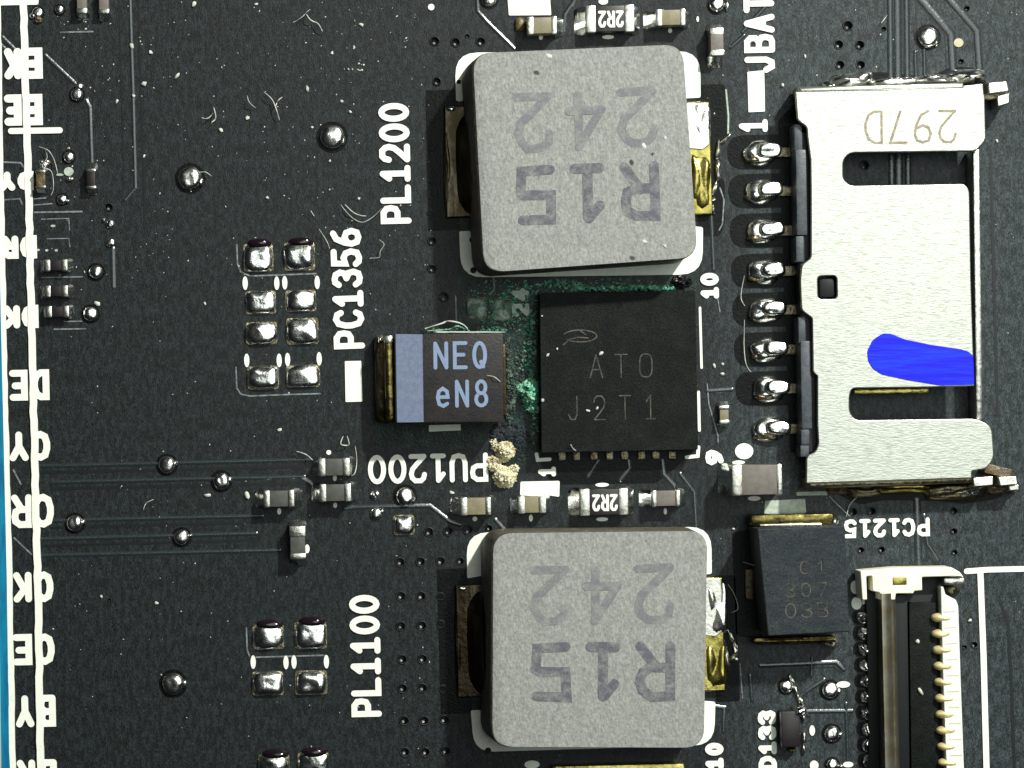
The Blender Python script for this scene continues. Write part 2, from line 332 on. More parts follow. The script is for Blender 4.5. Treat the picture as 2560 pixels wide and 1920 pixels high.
def tube(name, m, parent, pts, r, z=.06, wob=.1):
    bm = bmesh.new(); P3 = []
    pts = [P(*p) for p in pts]; n = len(pts)
    for i in range(n-1):                                  # smooth the path
        p0 = Vector(pts[max(i-1, 0)]); p1 = Vector(pts[i]); p2 = Vector(pts[i+1]); p3 = Vector(pts[min(i+2, n-1)])
        for k in range(5):
            t = k/5; q = .5*((2*p1)+(p2-p0)*t+(2*p0-5*p1+4*p2-p3)*t*t+(3*p1-p0-3*p2+p3)*t**3); P3.append(q)
    P3.append(Vector(pts[-1])); rows = []
    for i, q in enumerate(P3):
        d = (P3[min(i+1, len(P3)-1)]-P3[max(i-1, 0)]).normalized(); nn = Vector((-d.y, d.x)); tt = i/(len(P3)-1)
        zz = z+wob*abs(math.sin(tt*5+q.x*3)); rr = r/100*(.55+.45*math.sin(math.pi*min(1, max(0, tt*.96+.02))))
        rows.append([bm.verts.new((q.x+nn.x*rr*math.cos(a), q.y+nn.y*rr*math.cos(a), zz+rr*math.sin(a))) for a in (0, 1.26, 2.51, 3.77, 5.03)])
    for a, b in zip(rows, rows[1:]):
        for j in range(5): bm.faces.new((a[j], b[j], b[(j+1) % 5], a[(j+1) % 5]))
    bmesh.ops.recalc_face_normals(bm, faces=bm.faces)
    return link(name, bm2me(bm), m, parent, 80)
def crust(name, m, label, spots, seed=1, cat='corrosion', parent=None):
    """a crumbly lump: many small jagged grains; spots = (px,py,rx,ry,height,count,grain px)"""
    rnd = random.Random(seed); bm = bmesh.new()
    for px, py, rx, ry, h, n, g in spots:
        for _ in range(n):
            a = rnd.uniform(0, 2*math.pi); q = math.sqrt(rnd.random()); x, y = P(px+rx*q*math.cos(a), py+ry*q*math.sin(a))
            r = g/100*rnd.uniform(.45, 1.25); z = h*(1-q*q)*rnd.uniform(.5, 1)
            v = bmesh.ops.create_icosphere(bm, subdivisions=1, radius=r, matrix=Matrix.Translation((x, y, max(z, r*.3))) @ Matrix.Rotation(rnd.uniform(0, 6), 4, 'X') @ Matrix.Diagonal((rnd.uniform(.7, 1.5), 1, rnd.uniform(.6, 1.1), 1)))['verts']
            for w_ in v: w_.co += Vector((rnd.uniform(-1, 1), rnd.uniform(-1, 1), rnd.uniform(-1, 1)))*r*.28
    o = link(name, bm2me(bm), m, parent, 25)
    if not parent: tag(o, label, cat)
    if name in ('corrosion_trail', 'corrosion_fringe', 'corrosion_ridge', 'residue_film'): o['kind'] = 'stuff'
    return o
# ---------------- the board ----------------
VIAS = [(1087, 103, 12), (1139, 106, 12), (1202, 104, 12), (1092, 204, 11), (1080, 603, 11), (1080, 672, 11), (1110, 743, 12),
 (1072, 1330, 12), (1120, 1328, 12), (1170, 1325, 12), (1222, 1320, 9), (1000, 1405, 12), (1051, 1404, 12), (1101, 1403, 12), (1150, 1402, 10),
 (1002, 1490, 12), (1052, 1490, 12), (1101, 1491, 10), (1002, 1565, 12), (1054, 1564, 12), (1102, 1560, 10), (1005, 1648, 12), (1056, 1647, 12), (1006, 1721, 12), (1056, 1720, 12),
 (1107, 1722, 10), (1010, 1801, 12), (1060, 1801, 12), (1110, 1799, 12), (1012, 1880, 12), (1063, 1880, 12), (1113, 1877, 12),
 (2120, 64, 13), (2097, 111, 12), (2150, 112, 12), (2100, 162, 12), (2152, 162, 12), (2161, 413, 12), (2418, 21, 7), (2403, 153, 7),
 (2210, 72, 6), (2132, 1280, 12), (2178, 1278, 12), (2152, 1375, 9), (2204, 1374, 9), (2385, 1277, 9), (2385, 1328, 9), (2387, 1381, 8), (272, 518, 11),
 (1168, 90, 5), (2436, 1612, 9), (2412, 1618, 6), (274, 1500, 4), (1080, 300, 8), (1080, 370, 8), (1078, 452, 8), (1075, 532, 8)]
outer = [(-18, -15), (18, -15), (18, 15), (-18, 15)]
holes = []
for px, py, r in VIAS:
    x, y = P(px, py); holes.append([(x+math.cos(a)*r/118, y+math.sin(a)*r/118) for a in [2*math.pi*k/16 for k in range(16)]])
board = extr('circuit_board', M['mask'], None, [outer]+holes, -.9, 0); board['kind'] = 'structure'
for p in board.data.polygons: p.use_smooth = False
vm = bmesh.new(); prof = [(1.12, .002), (1.05, .016), (.9, .016), (.88, -.01), (.84, -.30), (.0, -.30)]; rows = []
for r, z in prof: rows.append([vm.verts.new((r*math.cos(2*math.pi*k/16), r*math.sin(2*math.pi*k/16), z)) for k in range(16)] if r else [vm.verts.new((0, 0, z))])
for a, b in zip(rows, rows[1:]):
    for k in range(16):
        f = vm.faces.new((a[k], b[k], b[(k+1) % 16], a[(k+1) % 16]) if len(b) > 1 else (a[k], b[0], a[(k+1) % 16]))
        f.material_index = 1 if a is rows[2] or a is rows[3] or a is rows[4] else 0
for f in vm.faces:
    if all(v.co.z < -.0 for v in f.verts): f.material_index = 2
    f.normal_flip()
c_ = bmesh.ops.create_icosphere(vm, subdivisions=2, radius=1, matrix=Matrix.Translation((-.22, -.42, -.12)) @ Matrix.Diagonal((.40, .40, .11, 1)))['verts']  # pale blob standing in for light on the lower left barrel wall
for v in c_:
    for f in v.link_faces: f.material_index = 1
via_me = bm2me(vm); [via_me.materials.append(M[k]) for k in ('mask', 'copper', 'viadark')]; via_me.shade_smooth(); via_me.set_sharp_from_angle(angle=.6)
for px, py, r in VIAS:
    o = bpy.data.objects.new('via', via_me); S.collection.objects.link(o); x, y = P(px, py); o.location = (x, y, .003); o.scale = (r/100, r/100, 1)
    o.parent = board
# copper-free openings in the mask, flux film, and patches painted as shadows
def patch(pts, r, m='clear', z=.006, name='bare_or_shade_patch'): return extr(name, M[m], board, [rpoly(wp(pts), r)], -.002, z)
patch([(1064, 226), (1145, 224), (1150, 574), (1070, 578)], .03)
patch([(1740, 212), (1812, 210), (1818, 340), (1796, 372), (1802, 430), (1800, 440), (1812, 455), (1812, 560), (1800, 590), (1745, 592)], .08)
patch([(1092, 1424), (1170, 1420), (1180, 1782), (1102, 1786)], .03)
patch([(1780, 1440), (1838, 1438), (1850, 1752), (1790, 1756)], .08)
patch([(1140, 690), (1345, 690), (1345, 838), (1150, 838)], .05, 'flux')
patch([(1255, 826), (1352, 826), (1352, 1150), (1270, 1160)], .06, 'flux', .007)
patch([(930, 1056), (1225, 1052), (1215, 1100), (1180, 1122), (935, 1118)], .1, 'flux', .0065)  # dark green patch painted as the tantalum capacitor's cast shadow
patch([(1350, 1128), (1745, 1120), (1700, 1160), (1640, 1208), (1380, 1212), (1352, 1160)], .1, 'clear')
patch([(1350, 690), (1740, 682), (1740, 735), (1350, 742)], .05, 'flux', .0075)
patch([(1830, 1330), (1905, 1320), (1905, 1600), (1840, 1590)], .1)  # dark patch painted as the charcoal block's cast shadow
# traces: raised ribs of copper under the mask
def trace(pts, wd=9, h=.030, slope=.07): return lines('trace', M['rib'], board, [pts], max(wd*.5, 2), h*(.7+.03*min(wd, 10)), slope=slope*(.5+.05*min(wd, 10)), th=h*(.7+.03*min(wd, 10))-.001)
trace([(112, 138), (186, 208)], 3); trace([(4, 92), (38, 126)], 3); trace([(-6, 106), (30, 140)], 3)
trace([(214, 250), (224, 268), (229, 412)], 3); trace([(281, 622), (283, 718)], 5)
def shade_strip(pts, wd): return lines('shade_strip', M['shade_strip'], board, [pts], wd*.8, .007, th=.006)  # flat dark strips painted as the unlit sides of the traces
trace([(324, -10), (332, 240), (338, 470)], 2); shade_strip([(297, -10), (304, 260), (309, 400), (308, 480)], 4); shade_strip([(345, -10), (352, 240), (361, 480), (362, 570)], 7); trace([(338, 470), (312, 500)], 2)
for x in (2233, 2256, 2290): shade_strip([(x, -10), (x+5, 180)], 5); shade_strip([(x-4, 385), (x-2, 460)], 6)
shade_strip([(2280, -8), (2330, 48), (2362, 85), (2368, 180)], 4); shade_strip([(2380, -8), (2452, 70), (2457, 170)], 4); shade_strip([(2304, 1255), (2309, 1325)], 6); shade_strip([(2308, 1340), (2318, 1385), (2340, 1412)], 5)
shade_strip([(1883, 1675), (2085, 1668), (2105, 1682)], 5); shade_strip([(1878, 1690), (1884, 1760)], 6); shade_strip([(2500, 1502), (2520, 1560), (2528, 1700), (2536, 1930)], 10); shade_strip([(2476, 380), (2494, 1040)], 9)
for a, b in (((95, 1166), (800, 1149)), ((130, 1206), (760, 1192))): trace([a, b], 3); shade_strip([(a[0], a[1]+16), (b[0], b[1]+16)], 9)
trace([(755, 1197), (775, 1208), (790, 1225)], 8)
for a, b in (((130, 1302), (655, 1290)), ((104, 1348), (640, 1334)), ((104, 1389), (700, 1376))): trace([a, b], 3); a[1] < 1380 and shade_strip([(a[0], a[1]+17), (b[0], b[1]+16)], 8)
trace([(860, 1272), (895, 1268), (1075, 1265), (1125, 1305), (1150, 1312)], 4)
trace([(1238, 1300), (1265, 1330)], 4)
trace([(1192, -10), (1194, 28), (1215, 52), (1286, 122)], 4); trace([(1855, 80), (1905, 25), (1925, 5)], 2); trace([(1826, 118), (1860, 88)], 2)
trace([(1440, -5), (1412, 35), (1410, 80)], 3)
for x in (2225, 2243, 2266): trace([(x, -10), (x+5, 520)], 8 if x != 2243 else 13)
trace([(2288, 130), (2290, 200)], 3); trace([(2310, 125), (2312, 200)], 3)
trace([(2296, -8), (2345, 48), (2378, 85), (2383, 180)], 14); trace([(2368, -8), (2443, 76), (2449, 170)], 12)
trace([(2292, 1250), (2297, 1420)], 12); trace([(2310, 1290), (2318, 1360), (2345, 1400)], 5)
trace([(1655, 1150), (1658, 1185), (1685, 1215)], 6); trace([(1570, 1150), (1574, 1170), (1550, 1200)], 5); trace([(1495, 1152), (1470, 1190)], 4)
trace([(1768, 978), (1830, 974)], 4); trace([(1700, 1185), (1735, 1230), (1740, 1320)], 3)
trace([(2016, 1779), (2130, 1778)], 3); trace([(1900, 1664), (2090, 1656), (2110, 1675)], 4); trace([(1875, 1690), (1880, 1750)], 4)
trace([(1778, 540), (1784, 675)], 4); trace([(1778, 1765), (1810, 1770), (1808, 1830)], 3); trace([(2030, 1645), (2028, 1690)], 3)
trace([(1195, 1010), (1215, 1030)], 2); trace([(2060, 1700), (2000, 1740), (2020, 1790)], 3); trace([(2115, 1760), (2120, 1915)], 3)
# thin edges of the pads and courtyard lines
def thin(st, wd=4, m='thin'): return lines('outline_line', M[m], board, st, wd, .012)
thin([[(592, 612), (594, 660), (602, 680), (625, 690), (690, 688), (790, 684)]], 3.5)
thin([[(590, 918), (592, 970), (602, 985), (625, 990), (730, 986), (800, 984)]], 3.5)
thin([[(616, 1570), (618, 1625), (624, 1640)]], 3.5); thin([[(640, 1643), (810, 1638)]], 3.5)
thin([[(86, 531), (205, 529)]], 4); thin([[(104, 694), (206, 692)]], 3.5); thin([[(160, 804), (204, 803)]], 3); thin([[(136, 823), (214, 822)]], 3.5)
thin([[(152, 81), (232, 79)]], 4); thin([[(104, 548), (172, 546), (174, 575)]], 2.5); thin([[(118, 597), (172, 596), (175, 617)]], 2.5); thin([[(84, 497), (114, 495)]], 3); thin([[(84, 513), (130, 509)]], 3)
thin([[(1139, 740), (1141, 803)]], 3.5); thin([[(1234, 692), (1236, 720), (1226, 736)]], 3.5)
thin([[(1792, 735), (1800, 780)]], 2.5)
# silkscreen
def silk(pts, r=.04, m='silk', z=.03, label=None):
    o = extr('printed_block', M[m], board, [rpoly(wp(pts), r)], .001, z)
    if label: o['label'] = label
    return o
def sdot(px, py, rx, ry, ang=TILT, m='silk'):
    x, y = P(px, py); a = math.radians(ang)
    p = [(x+rx/100*math.cos(t)*math.cos(a)-ry/100*math.sin(t)*math.sin(a), y+rx/100*math.cos(t)*math.sin(a)+ry/100*math.sin(t)*math.cos(a)) for t in [2*math.pi*k/16 for k in range(16)]]
    return extr('printed_dot', M[m], board, [p], .001, .028)
T = lambda s, *a, **k: text(s, M['silk'], board, *a, label='white printed text "%s"' % s, **k)
T('PL1200', 1029, 559, 91.3, 77, 47, 51, 15); T('PC1356', 913, 871, 92, 78, 47, 51, 15); T('PL1100', 955, 1791, 91.3, 76, 47, 51.6, 15)
T('JBAT1'[:4], 1938, 182, 91, 77, 47, 50, 15); T('1', 1919, 332, 91.3, 72, 36, 50, 13)
T('PU1200', 1219, 1131, 181.3, 73, 45, 51, 12); T('PC1215', 2323, 1293, 181.5, 47, 32, 36.5, 10)
T('10', 1797, 748, 91, 46, 32, 34, 13); T('9', 1809, 1162, 91, 46, 38, 34, 14); T('1', 1390, 1192, 91, 45, 27, 34, 12)
text('24', M['silkgrey'], board, 1323, 790, 91, 44, 32, 38, 11, label='worn white printed text "24"', jit=2); T('10', 1809, 1924, 91, 46, 32, 36, 14); T('D133', 1942, 1925, 91, 46, 36, 38, 13)
for s, x, y, H, gw, adv in (('EK', 106, 119, 78, 44, 52), ('EE', 106, 235, 78, 44, 52), ('DY', 84, 428, 48, 40, 46), ('DR', 92, 588, 58, 42, 46), ('DK', 96, 762, 58, 42, 46),
  ('DE', 123, 923, 77, 46, 54), ('CY', 125, 1077, 74, 48, 54), ('CR', 134, 1234, 84, 52, 54), ('CK', 133, 1428, 76, 46, 54), ('CE', 136, 1583, 78, 48, 56), ('BY', 139, 1736, 80, 46, 54), ('BR', 142, 1897, 80, 46, 54)):
    T(s, x, y, 181.3, H, gw, adv, 20 if s in ('EK', 'EE') else 17)
def wavy(pts, a=1.5):
    out = []
    for (x0, y0), (x1, y1) in zip(pts, pts[1:]):
        n = max(int(abs(y1-y0)/22), 1); out += [(x0+(x1-x0)*k/n+random.uniform(-a, a), y0+(y1-y0)*k/n) for k in range(n)]
    return out+[pts[-1]]
lines('printed_line', M['silk'], board, [wavy([(56, -20), (59, 0), (72, 480), (83, 960), (95, 1440), (103, 1920), (104, 1940)])], 18, .038, label='long white line crossing the row letters')
lines('printed_line', M['silk'], board, [wavy([(-6, -20), (3, 480), (12, 960), (24, 1440), (33, 1940)], 1)], 15, .038, label='white line along the blue strip')
lines('printed_line', M['silk'], board, [[(28, 328), (150, 326)]], 15, .043, label='short white cross bar')
silk([(-5, -20), (98, -20), (96, 12), (-5, 14)], .05)
silk([(1268, -15), (1374, -15), (1378, 38), (1272, 39)], .03)
silk([(1868, 180), (1910, 176), (1912, 279), (1871, 281)], .02)
silk([(862, 903), (903, 902), (906, 1004), (864, 1005)], .02)
silk([(1301, 1204), (1399, 1202), (1398, 1242), (1372, 1238), (1330, 1240), (1300, 1238)], .04)
silk([(1912, 1252), (2012, 1247), (2015, 1282), (1910, 1284)], .03, 'silkgrey')
silk([(1990, 1230), (2066, 1228), (2068, 1238), (1992, 1239)], .01, 'silkgrey')
silk([(1072, 1063), (1151, 1061), (1152, 1076), (1072, 1079)], .01)
silk([(2150, 1425), (2166, 1422), (2170, 1505), (2156, 1512)], .02)
for pts, name in (([(1137, 132), (1750, 128), (1751, 244), (1718, 246), (1190, 244), (1148, 254), (1140, 252)], 'a'),
    ([(1148, 578), (1240, 576), (1735, 566), (1757, 568), (1756, 686), (1152, 694)], 'a'),
    ([(1166, 1332), (1778, 1316), (1779, 1434), (1762, 1436), (1200, 1440), (1168, 1446)], 'a'),
    ([(1177, 1776), (1250, 1772), (1762, 1752), (1788, 1754), (1785, 1862), (1185, 1880)], 'a')):
    top = pts[1][1] < 250 or 1300 < pts[1][1] < 1330
    extr('printed_outline', M['silk'], board, [rpoly(wp(pts), [.62, .62, .05, .03, .03, .05, .05] if top else [.04, .04, .04, .06, .6, .6])], .001, .03)
for x, y in ((613, 708), (692, 708), (712, 707), (793, 706), (617, 901), (698, 901), (719, 899), (798, 897), (633, 1655), (715, 1656), (735, 1655), (816, 1654)): sdot(x, y, 6.5, 17)
for a in ((1663, 1278, 4, 8), (1675, 77, 5, 6), (1352, 94, 5, 6), (1327, 1295, 5, 9), (1187, 1297, 6, 6), (837, 1195, 5, 8), (822, 1131, 6, 6), (838, 1263, 5, 7), (698, 1278, 5, 8),
          (768, 1372, 6, 11), (1860, 1128, 23, 20), (1846, 1156, 16, 5), (1885, 1246, 16, 6), (2030, 1826, 7, 13), (2108, 1711, 17, 8), (2120, 1911, 13, 7), (2035, 1913, 11, 12), (2138, 1468, 12, 17), (2141, 1508, 13, 16),
          (1078, 18, 8, 8), (1744, 48, 3, 7)): sdot(*a)
for a in ((1520, 93, 15, 5), (1508, 4, 12, 8), (1505, 1212, 17, 5), (1505, 1298, 15, 5)): sdot(*a)
lines('printed_line', M['silk'], board, [[(1341, 1135), (1344, 1150), (1374, 1148)]], 9); lines('printed_line', M['silk'], board, [[(1746, 1118), (1744, 1140), (1716, 1143)]], 9)
lines('printed_line', M['silk'], board, [[(1741, 772), (1745, 920)]], 6, .62); lines('printed_line', M['silk'], board, [[(1746, 980), (1748, 1076)]], 7)
lines('printed_line', M['silk'], board, [[(2416, 1428), (2470, 1424), (2600, 1421)]], 14, label='white line above the flat cable socket'); lines('printed_line', M['silk'], board, [[(2450, 1428), (2458, 1640), (2466, 1940)]], 15, .035, label='long white line beside the flat cable socket')
for px, py, m in ((2396, 107, 'beige'), (172, 429, 'silkgrey')): sdot(px, py, 12, 11, m=m)
for x, y, q in ((1147, 205, 6), (1181, 600, 8), (1183, 676, 8), (1220, 1876, 8)):
    cx, cy = P(x, y); extr('ink_gap', M['clear'], board, [[(cx+q/100*math.cos(a*.524), cy+q/100*math.sin(a*.524)) for a in range(12)]], .001, .033)
# ---------------- blue strip at the left edge ----------------
t = thing('plastic_strip', 5, 1400, 'narrow glossy blue strip with a pale rim along the left edge of the board', 'strip')
lines('strip', M['tape'], t, [[(-34, -20), (-14, 480), (-3, 960), (8, 1440), (15, 1940)]], 20, .09, th=.07)
lines('rim', M['tapeedge'], t, [[(-50, -20), (-30, 480), (-19, 960), (-8, 1440), (-1, 1940)]], 12, .12, th=.1)
# ---------------- inductors ----------------
G['S'] = [[(1, 1), (.02, 1), (.02, .52), (.9, .5), (1, .42), (.98, .02), (.02, 0)]]     # the squared five of the block markings
def inductor(c, lead_l, lead_r, label, t1, t2, gsplit):
    h = 1.75; cx = sum(p[0] for p in c)/4; cy = sum(p[1] for p in c)/4
    t = thing('power_inductor', cx, cy, label, 'inductor', 'moulded power inductors')
    top = rpoly(wp(c, h), .48, 8); ctr = Vector(P(cx, cy, h)); bm = bmesh.new()
    rings = []
    for dz, dr in ((0, .0), (-.02, .03), (-.08, .055), (-.8, .10), (-1.65, .14)):
        ring = []
        for x, y in top:
            d = (Vector((x, y))-ctr).normalized(); ring.append(bm.verts.new((x+(d.x*dr if d.x > 0 else d.x*dr*2.4)*(1 if d.x < 0 else .35), y+d.y*dr*.3, h+dz)))
        rings.append(ring)
    N = len(top); f = bm.faces.new(rings[0])
    for a, b in zip(rings, rings[1:]):
        for k in range(N):
            q = bm.faces.new((a[k], b[k], b[(k+1) % N], a[(k+1) % N])); q.material_index = 0 if a is rings[0] else 1
    bmesh.ops.recalc_face_normals(bm, faces=bm.faces)
    me = bm2me(bm); me.materials.append(M['ferrite']); me.materials.append(M['ferside']); b = link('body', me, None, t, 25)
    x0, x1, y0, y1 = lead_l
    L = [(x0, y0), (x1+40, y0-4), (x1+46, y1-4), (x0+6, y1)]
    l = extr('lead', M['darklead'], t, [rpoly(wp(L, .1), .02)], .01, .14, .03)
    bm = bmesh.new(); mx = frame(x0+66, (y0+y1)/2+3, .1, 1.5); addfillet(bm, mx, .0, -.46, (y1-y0-26)/100, .95, 3); link('lead_upright', bm2me(bm), M['darklead'], l, 60)
    dome('solder', M['solder'], l, x0+16, y0+8, 18, 10, .16, 3); 
    dome('solder', M['darklead'], l, x0+8, (y0+y1)/2+20, 9, (y1-y0)*.38, .15, 3, rough=.25)
    x0, x1, y0, y1 = lead_r
    R = [(x0-40, y0), (x1, y0), (x1+8, y1), (x0-32, y1+2)]
    l = extr('lead', M['gold'], t, [rpoly(wp(R, .2), .03)], .01, .22, .03)
    S2 = [(x0-30, y0+2), (x1-3, y0+3), (x1+1, gsplit-14), (x1-18, gsplit), (x0-26, gsplit-6)]
    s = extr('solder_coat', M['tin'], l, [rpoly(wp(S2, .24), .05)], .20, .26, .02)
    dome('solder', M['solder'], l, x0+24, (y0+gsplit)/2-4, 27, (gsplit-y0)*.49, .25, 4, 4, rough=.2)
    dome('solder', M['gold'], l, x0+28, (gsplit+y1)/2, 27, (y1-gsplit)*.46, .28, 4, 3.4, rough=.2)
    for row, m in ((t1, 'ink_f'), (t2, 'ink_d')):
        text(row[0], M[m], b, row[1], row[2], row[3], 150, 100, 130, 25 if m == 'ink_d' else 21, h+.003, h, label='printed marking %s' % row[0].replace('S', '5'), name='marking', jit=2.5)
    return t
i1 = inductor([(1188, 134), (1706, 111), (1744, 643), (1216, 681)], (1110, 1185, 266, 545), (1722, 1774, 254, 536), 'grey block inductor marked 242 R15, the upper one, next to the printed PL1200',
   ('242', 1640, 217, 182.6), ('R1S', 1648, 402, 182), 375)
i2 = inductor([(1239, 1334), (1768, 1328), (1759, 1869), (1237, 1867)], (1138, 1215, 1462, 1744), (1762, 1806, 1443, 1727), 'grey block inductor marked 242 R15, the lower one, next to the printed PL1100',
   ('242', 1684, 1410, 180.8), ('R1S', 1688, 1602, 180.6), 1592)
crust('pit', M['brownflux'], '', [(1637, 1408, 7, 8, .01, 14, 4)], 5, parent=i2)
# ---------------- driver chip and tantalum capacitor ----------------
t = thing('driver_chip', 1545, 930, 'square matte black chip with faint etched ATO mark between the two grey inductors', 'chip')
b = extr('body', M['epoxy'], t, [rpoly(wp([(1349, 733), (1738, 726), (1745, 1124), (1354, 1132)], .6), .03)], .02, .6, .015)
text('ATO', M['etch'], b, 1474, 946, 1, 60, 34, 62, 3, .603, .6, name='marking', label='faint etched text "ATO"')
text('J2T1', M['etch'], b, 1420, 1052, 1, 62, 30, 64, 3, .603, .6, name='marking', label='faint etched text "J2T1"')
lines('emblem', M['etch'], b, [ell(1450, 840, 42, 15, 16, 200, 500), [(1408, 862), (1425, 848), (1445, 843), (1470, 845)], [(1452, 828), (1464, 836)]], 3, .604, .6, label='faint etched looping emblem', th=.003)
for i, x in enumerate((1405, 1441, 1485, 1524, 1562, 1604, 1640, 1681)):
    box('contact', M['dulltin'], t, x-9, x+9, 1128, 1151-i*.6, .0, .1, .03)
t = thing('tantalum_capacitor', 1120, 945, 'black tantalum capacitor with blue grey band marked NEQ eN8', 'capacitor')
h = 1.15
bm = bmesh.new(); mx = frame(1123, 945, h, .5); k = (D-h)/D/100
addbox(bm, -136*k, 136*k, -111*k, 111*k, .08, h, .05, mx); b = link('body', bm2me(bm), M['tant'], t)
o = extr('polarity_band', M['band'], b, [wp([(989, 835), (1056, 836), (1059, 1055), (993, 1056)], h)], h-.02, h+.004); o['label'] = 'dull blue grey polarity band'
text('NEQ', M['bluetext'], b, 1084, 924, .8, 70, 37, 48.5, 9.5, h+.005, h, name='marking'); text('eN8', M['bluetext'], b, 1090, 1020, .8, 70, 35, 48, 9, h+.005, h, name='marking')
l = box('lead', M['darklead'], t, 938, 984, 841, 1056, .02, .42, .08)
box('lead_upright', M['agedgold'], l, 962, 984, 846, 1052, .3, .95, .09)
dome('solder', M['solder'], l, 950, 850, 12, 14, .5, 3)
box('lead_tip', M['tin'], l, 960, 982, 838, 860, .6, .97, .07); box('lead', M['darklead'], t, 1252, 1266, 860, 1040, .02, .2, .04)
# ---------------- chips ----------------
chip('ceramic_capacitor', 1355, 63, 75, 44, 0, .48, 17, 0, 20, 'mlcc_tan', 'tan ceramic capacitor below the white printed block at the top edge', tr=14)
dome('solder', M['brownflux'], bpy.data.objects['ceramic_capacitor'], 1300, 62, 14, 18, .12, 3)
def resistor(cx, cy, label):
    t = chip('chip_resistor', cx, cy, 122, 68, 0, .42, 26, 25, 18, 'black', label, 'resistor', 'resistors marked 2R2', tr=25)
    text('2R2', M['silk'], t, cx+34, cy-20, 181, 42, 20, 22, 7, .425, .42, name='marking', label='white marking "2R2"'); return t
resistor(1525, 46, 'black resistor marked 2R2 at the top edge above the upper inductor'); resistor(1510, 1255, 'black resistor marked 2R2 between the black chip and the lower inductor')
chip('ceramic_capacitor', 1677, 43, 74, 42, 0, .48, 16, 26, 16, 'mlcc_tan', 'tan ceramic capacitor at the top edge, right of the resistor above the upper inductor', tr=14)
chip('ceramic_capacitor', 1793, 104, 70, 36, 90, .5, 15, 24, 16, 'mlcc_grey', 'upright grey capacitor to the upper right of the upper inductor', tr=18)
chip('ceramic_capacitor', 835, 1168, 80, 46, 0, .5, 19, 16, 14, 'mlcc_dark', 'dark capacitor left of the printed PU1200, upper of the touching pair')
chip('ceramic_capacitor', 838, 1232, 80, 46, 0, .5, 18, 20, 14, 'mlcc_dark', 'dark capacitor left of the printed PU1200, lower of the touching pair')
chip('ceramic_capacitor', 697, 1247, 78, 44, 0, .5, 17, 22, 18, 'mlcc_dark', 'dark capacitor alone at the end of the traces, left of the touching pair')
chip('ceramic_capacitor', 744, 1357, 84, 41, 90, .5, 16, 18, 12, 'mlcc_dark', 'upright dark capacitor below the touching pair, above the lower group of solder pads', tr=28)
chip('ceramic_capacitor', 1189, 1266, 78, 46, 0, .5, 19, 24, 14, 'mlcc_tan', 'tan ceramic capacitor above the left end of the lower inductor', tr=15)
chip('ceramic_capacitor', 1330, 1262, 72, 44, 0, .42, 19, 16, 14, 'mlcc_tan', 'small tan capacitor tucked under the white block above the lower inductor', tr=20)
chip('ceramic_capacitor', 1665, 1246, 72, 42, 0, .48, 13, 26, 20, 'mlcc_grey', 'brown capacitor above the right half of the lower inductor')
chip('ceramic_capacitor', 1811, 1037, 48, 26, 90, .3, 12, 8, 10, 'mlcc_tan', 'tiny upright capacitor between the black chip and the connector pins')
t = chip('ceramic_capacitor', 1893, 1200, 126, 78, 0, 1.0, 26, 20, 5, 'mlcc_grey', 'large brown ceramic capacitor below the last connector pin', tr=14)
for cx, cy, s, f in ((139, 663, 'topmost', 12), (140, 728, 'middle', 12), (143, 779, 'bottommost', 10)):
    chip('chip_resistor', cx, cy, 60, 30, 0, .28, 17, f, f, 'black', 'tiny black resistor by the left row letters, %s of the column of three' % s, 'resistor', 'tiny resistors near the left edge')
chip('chip_resistor', 227, 447, 52, 26, 90, .3, 9, 12, 18, 'black', 'tiny upright black resistor at the lower end of the thin trace near the left edge', 'resistor', 'tiny resistors near the left edge')
chip('chip_resistor', 101, 448, 48, 26, 90, .3, 9, 10, 12, 'brownflux', 'tiny brown resistor beside the left printed line, under a curl of lint', 'resistor', 'tiny resistors near the left edge')
chip('ceramic_capacitor', 204, 6, 56, 28, 90, .3, 15, 12, 8, 'mlcc_grey', 'small brown capacitor cut by the top edge, left of its twin', tr=12)
chip('ceramic_capacitor', 259, 6, 56, 28, 90, .3, 13, 14, 8, 'mlcc_grey', 'small purplish capacitor cut by the top edge, right of its twin', tr=12)
# bottom edge sliver
t = thing('shield_edge', 1545, 1920, 'gold tinted component edge showing at the bottom border under the lower inductor', 'component')
box('body', M['epoxy'], t, 1395, 1705, 1935, 2000, .0, .6, .03); box('contact_strip', M['gold'], t, 1380, 1712, 1912, 1940, .0, .35, .08)
sdot(1330, 1911, 19, 10)
rnd0 = random.Random(3)
# solder paste left on the bare pads
def padbump(x, y, rx, ry, h, lab, top=0, m='solder'):
    t = thing('solder_pad', x, y, lab, 'solder pad', 'bare pads with solder')
    extr('pad', M['dulltin' if m == 'solder' else 'darklead'], t, [rpoly(wp(rect(x-rx-1, x+rx+1, y-ry-1, y+ry+1)), .08)], .002, .02)
    dome('solder', M[m], t, x, y, rx+1, ry+1, h*rnd0.uniform(.42, .58), e=rnd0.uniform(3, 4.4), p=rnd0.uniform(2.6, 3.4), rough=.09)
    if top:
        dome('flux_bead', M['bead'], t, x+3, y-ry-1, rx*.86, 13, .2, 2.3, rough=.05)
g1 = 'solder coated bare pad beside the printed PC1356, '
padbump(646, 644, 36, 34, .34, g1+'left column, topmost', 1); padbump(749, 641, 37, 34, .34, g1+'right column, topmost', 1)
padbump(652, 756, 37, 28, .30, g1+'left column, second', 0); padbump(752, 752, 37, 26, .30, g1+'right column, second', 0)
padbump(654, 833, 38, 27, .32, g1+'left column, third', 0); padbump(756, 828, 39, 32, .34, g1+'right column, third', 0)
padbump(658, 944, 38, 28, .34, g1+'left column, bottommost', 0); padbump(758, 940, 41, 27, .32, g1+'right column, bottommost', 0)
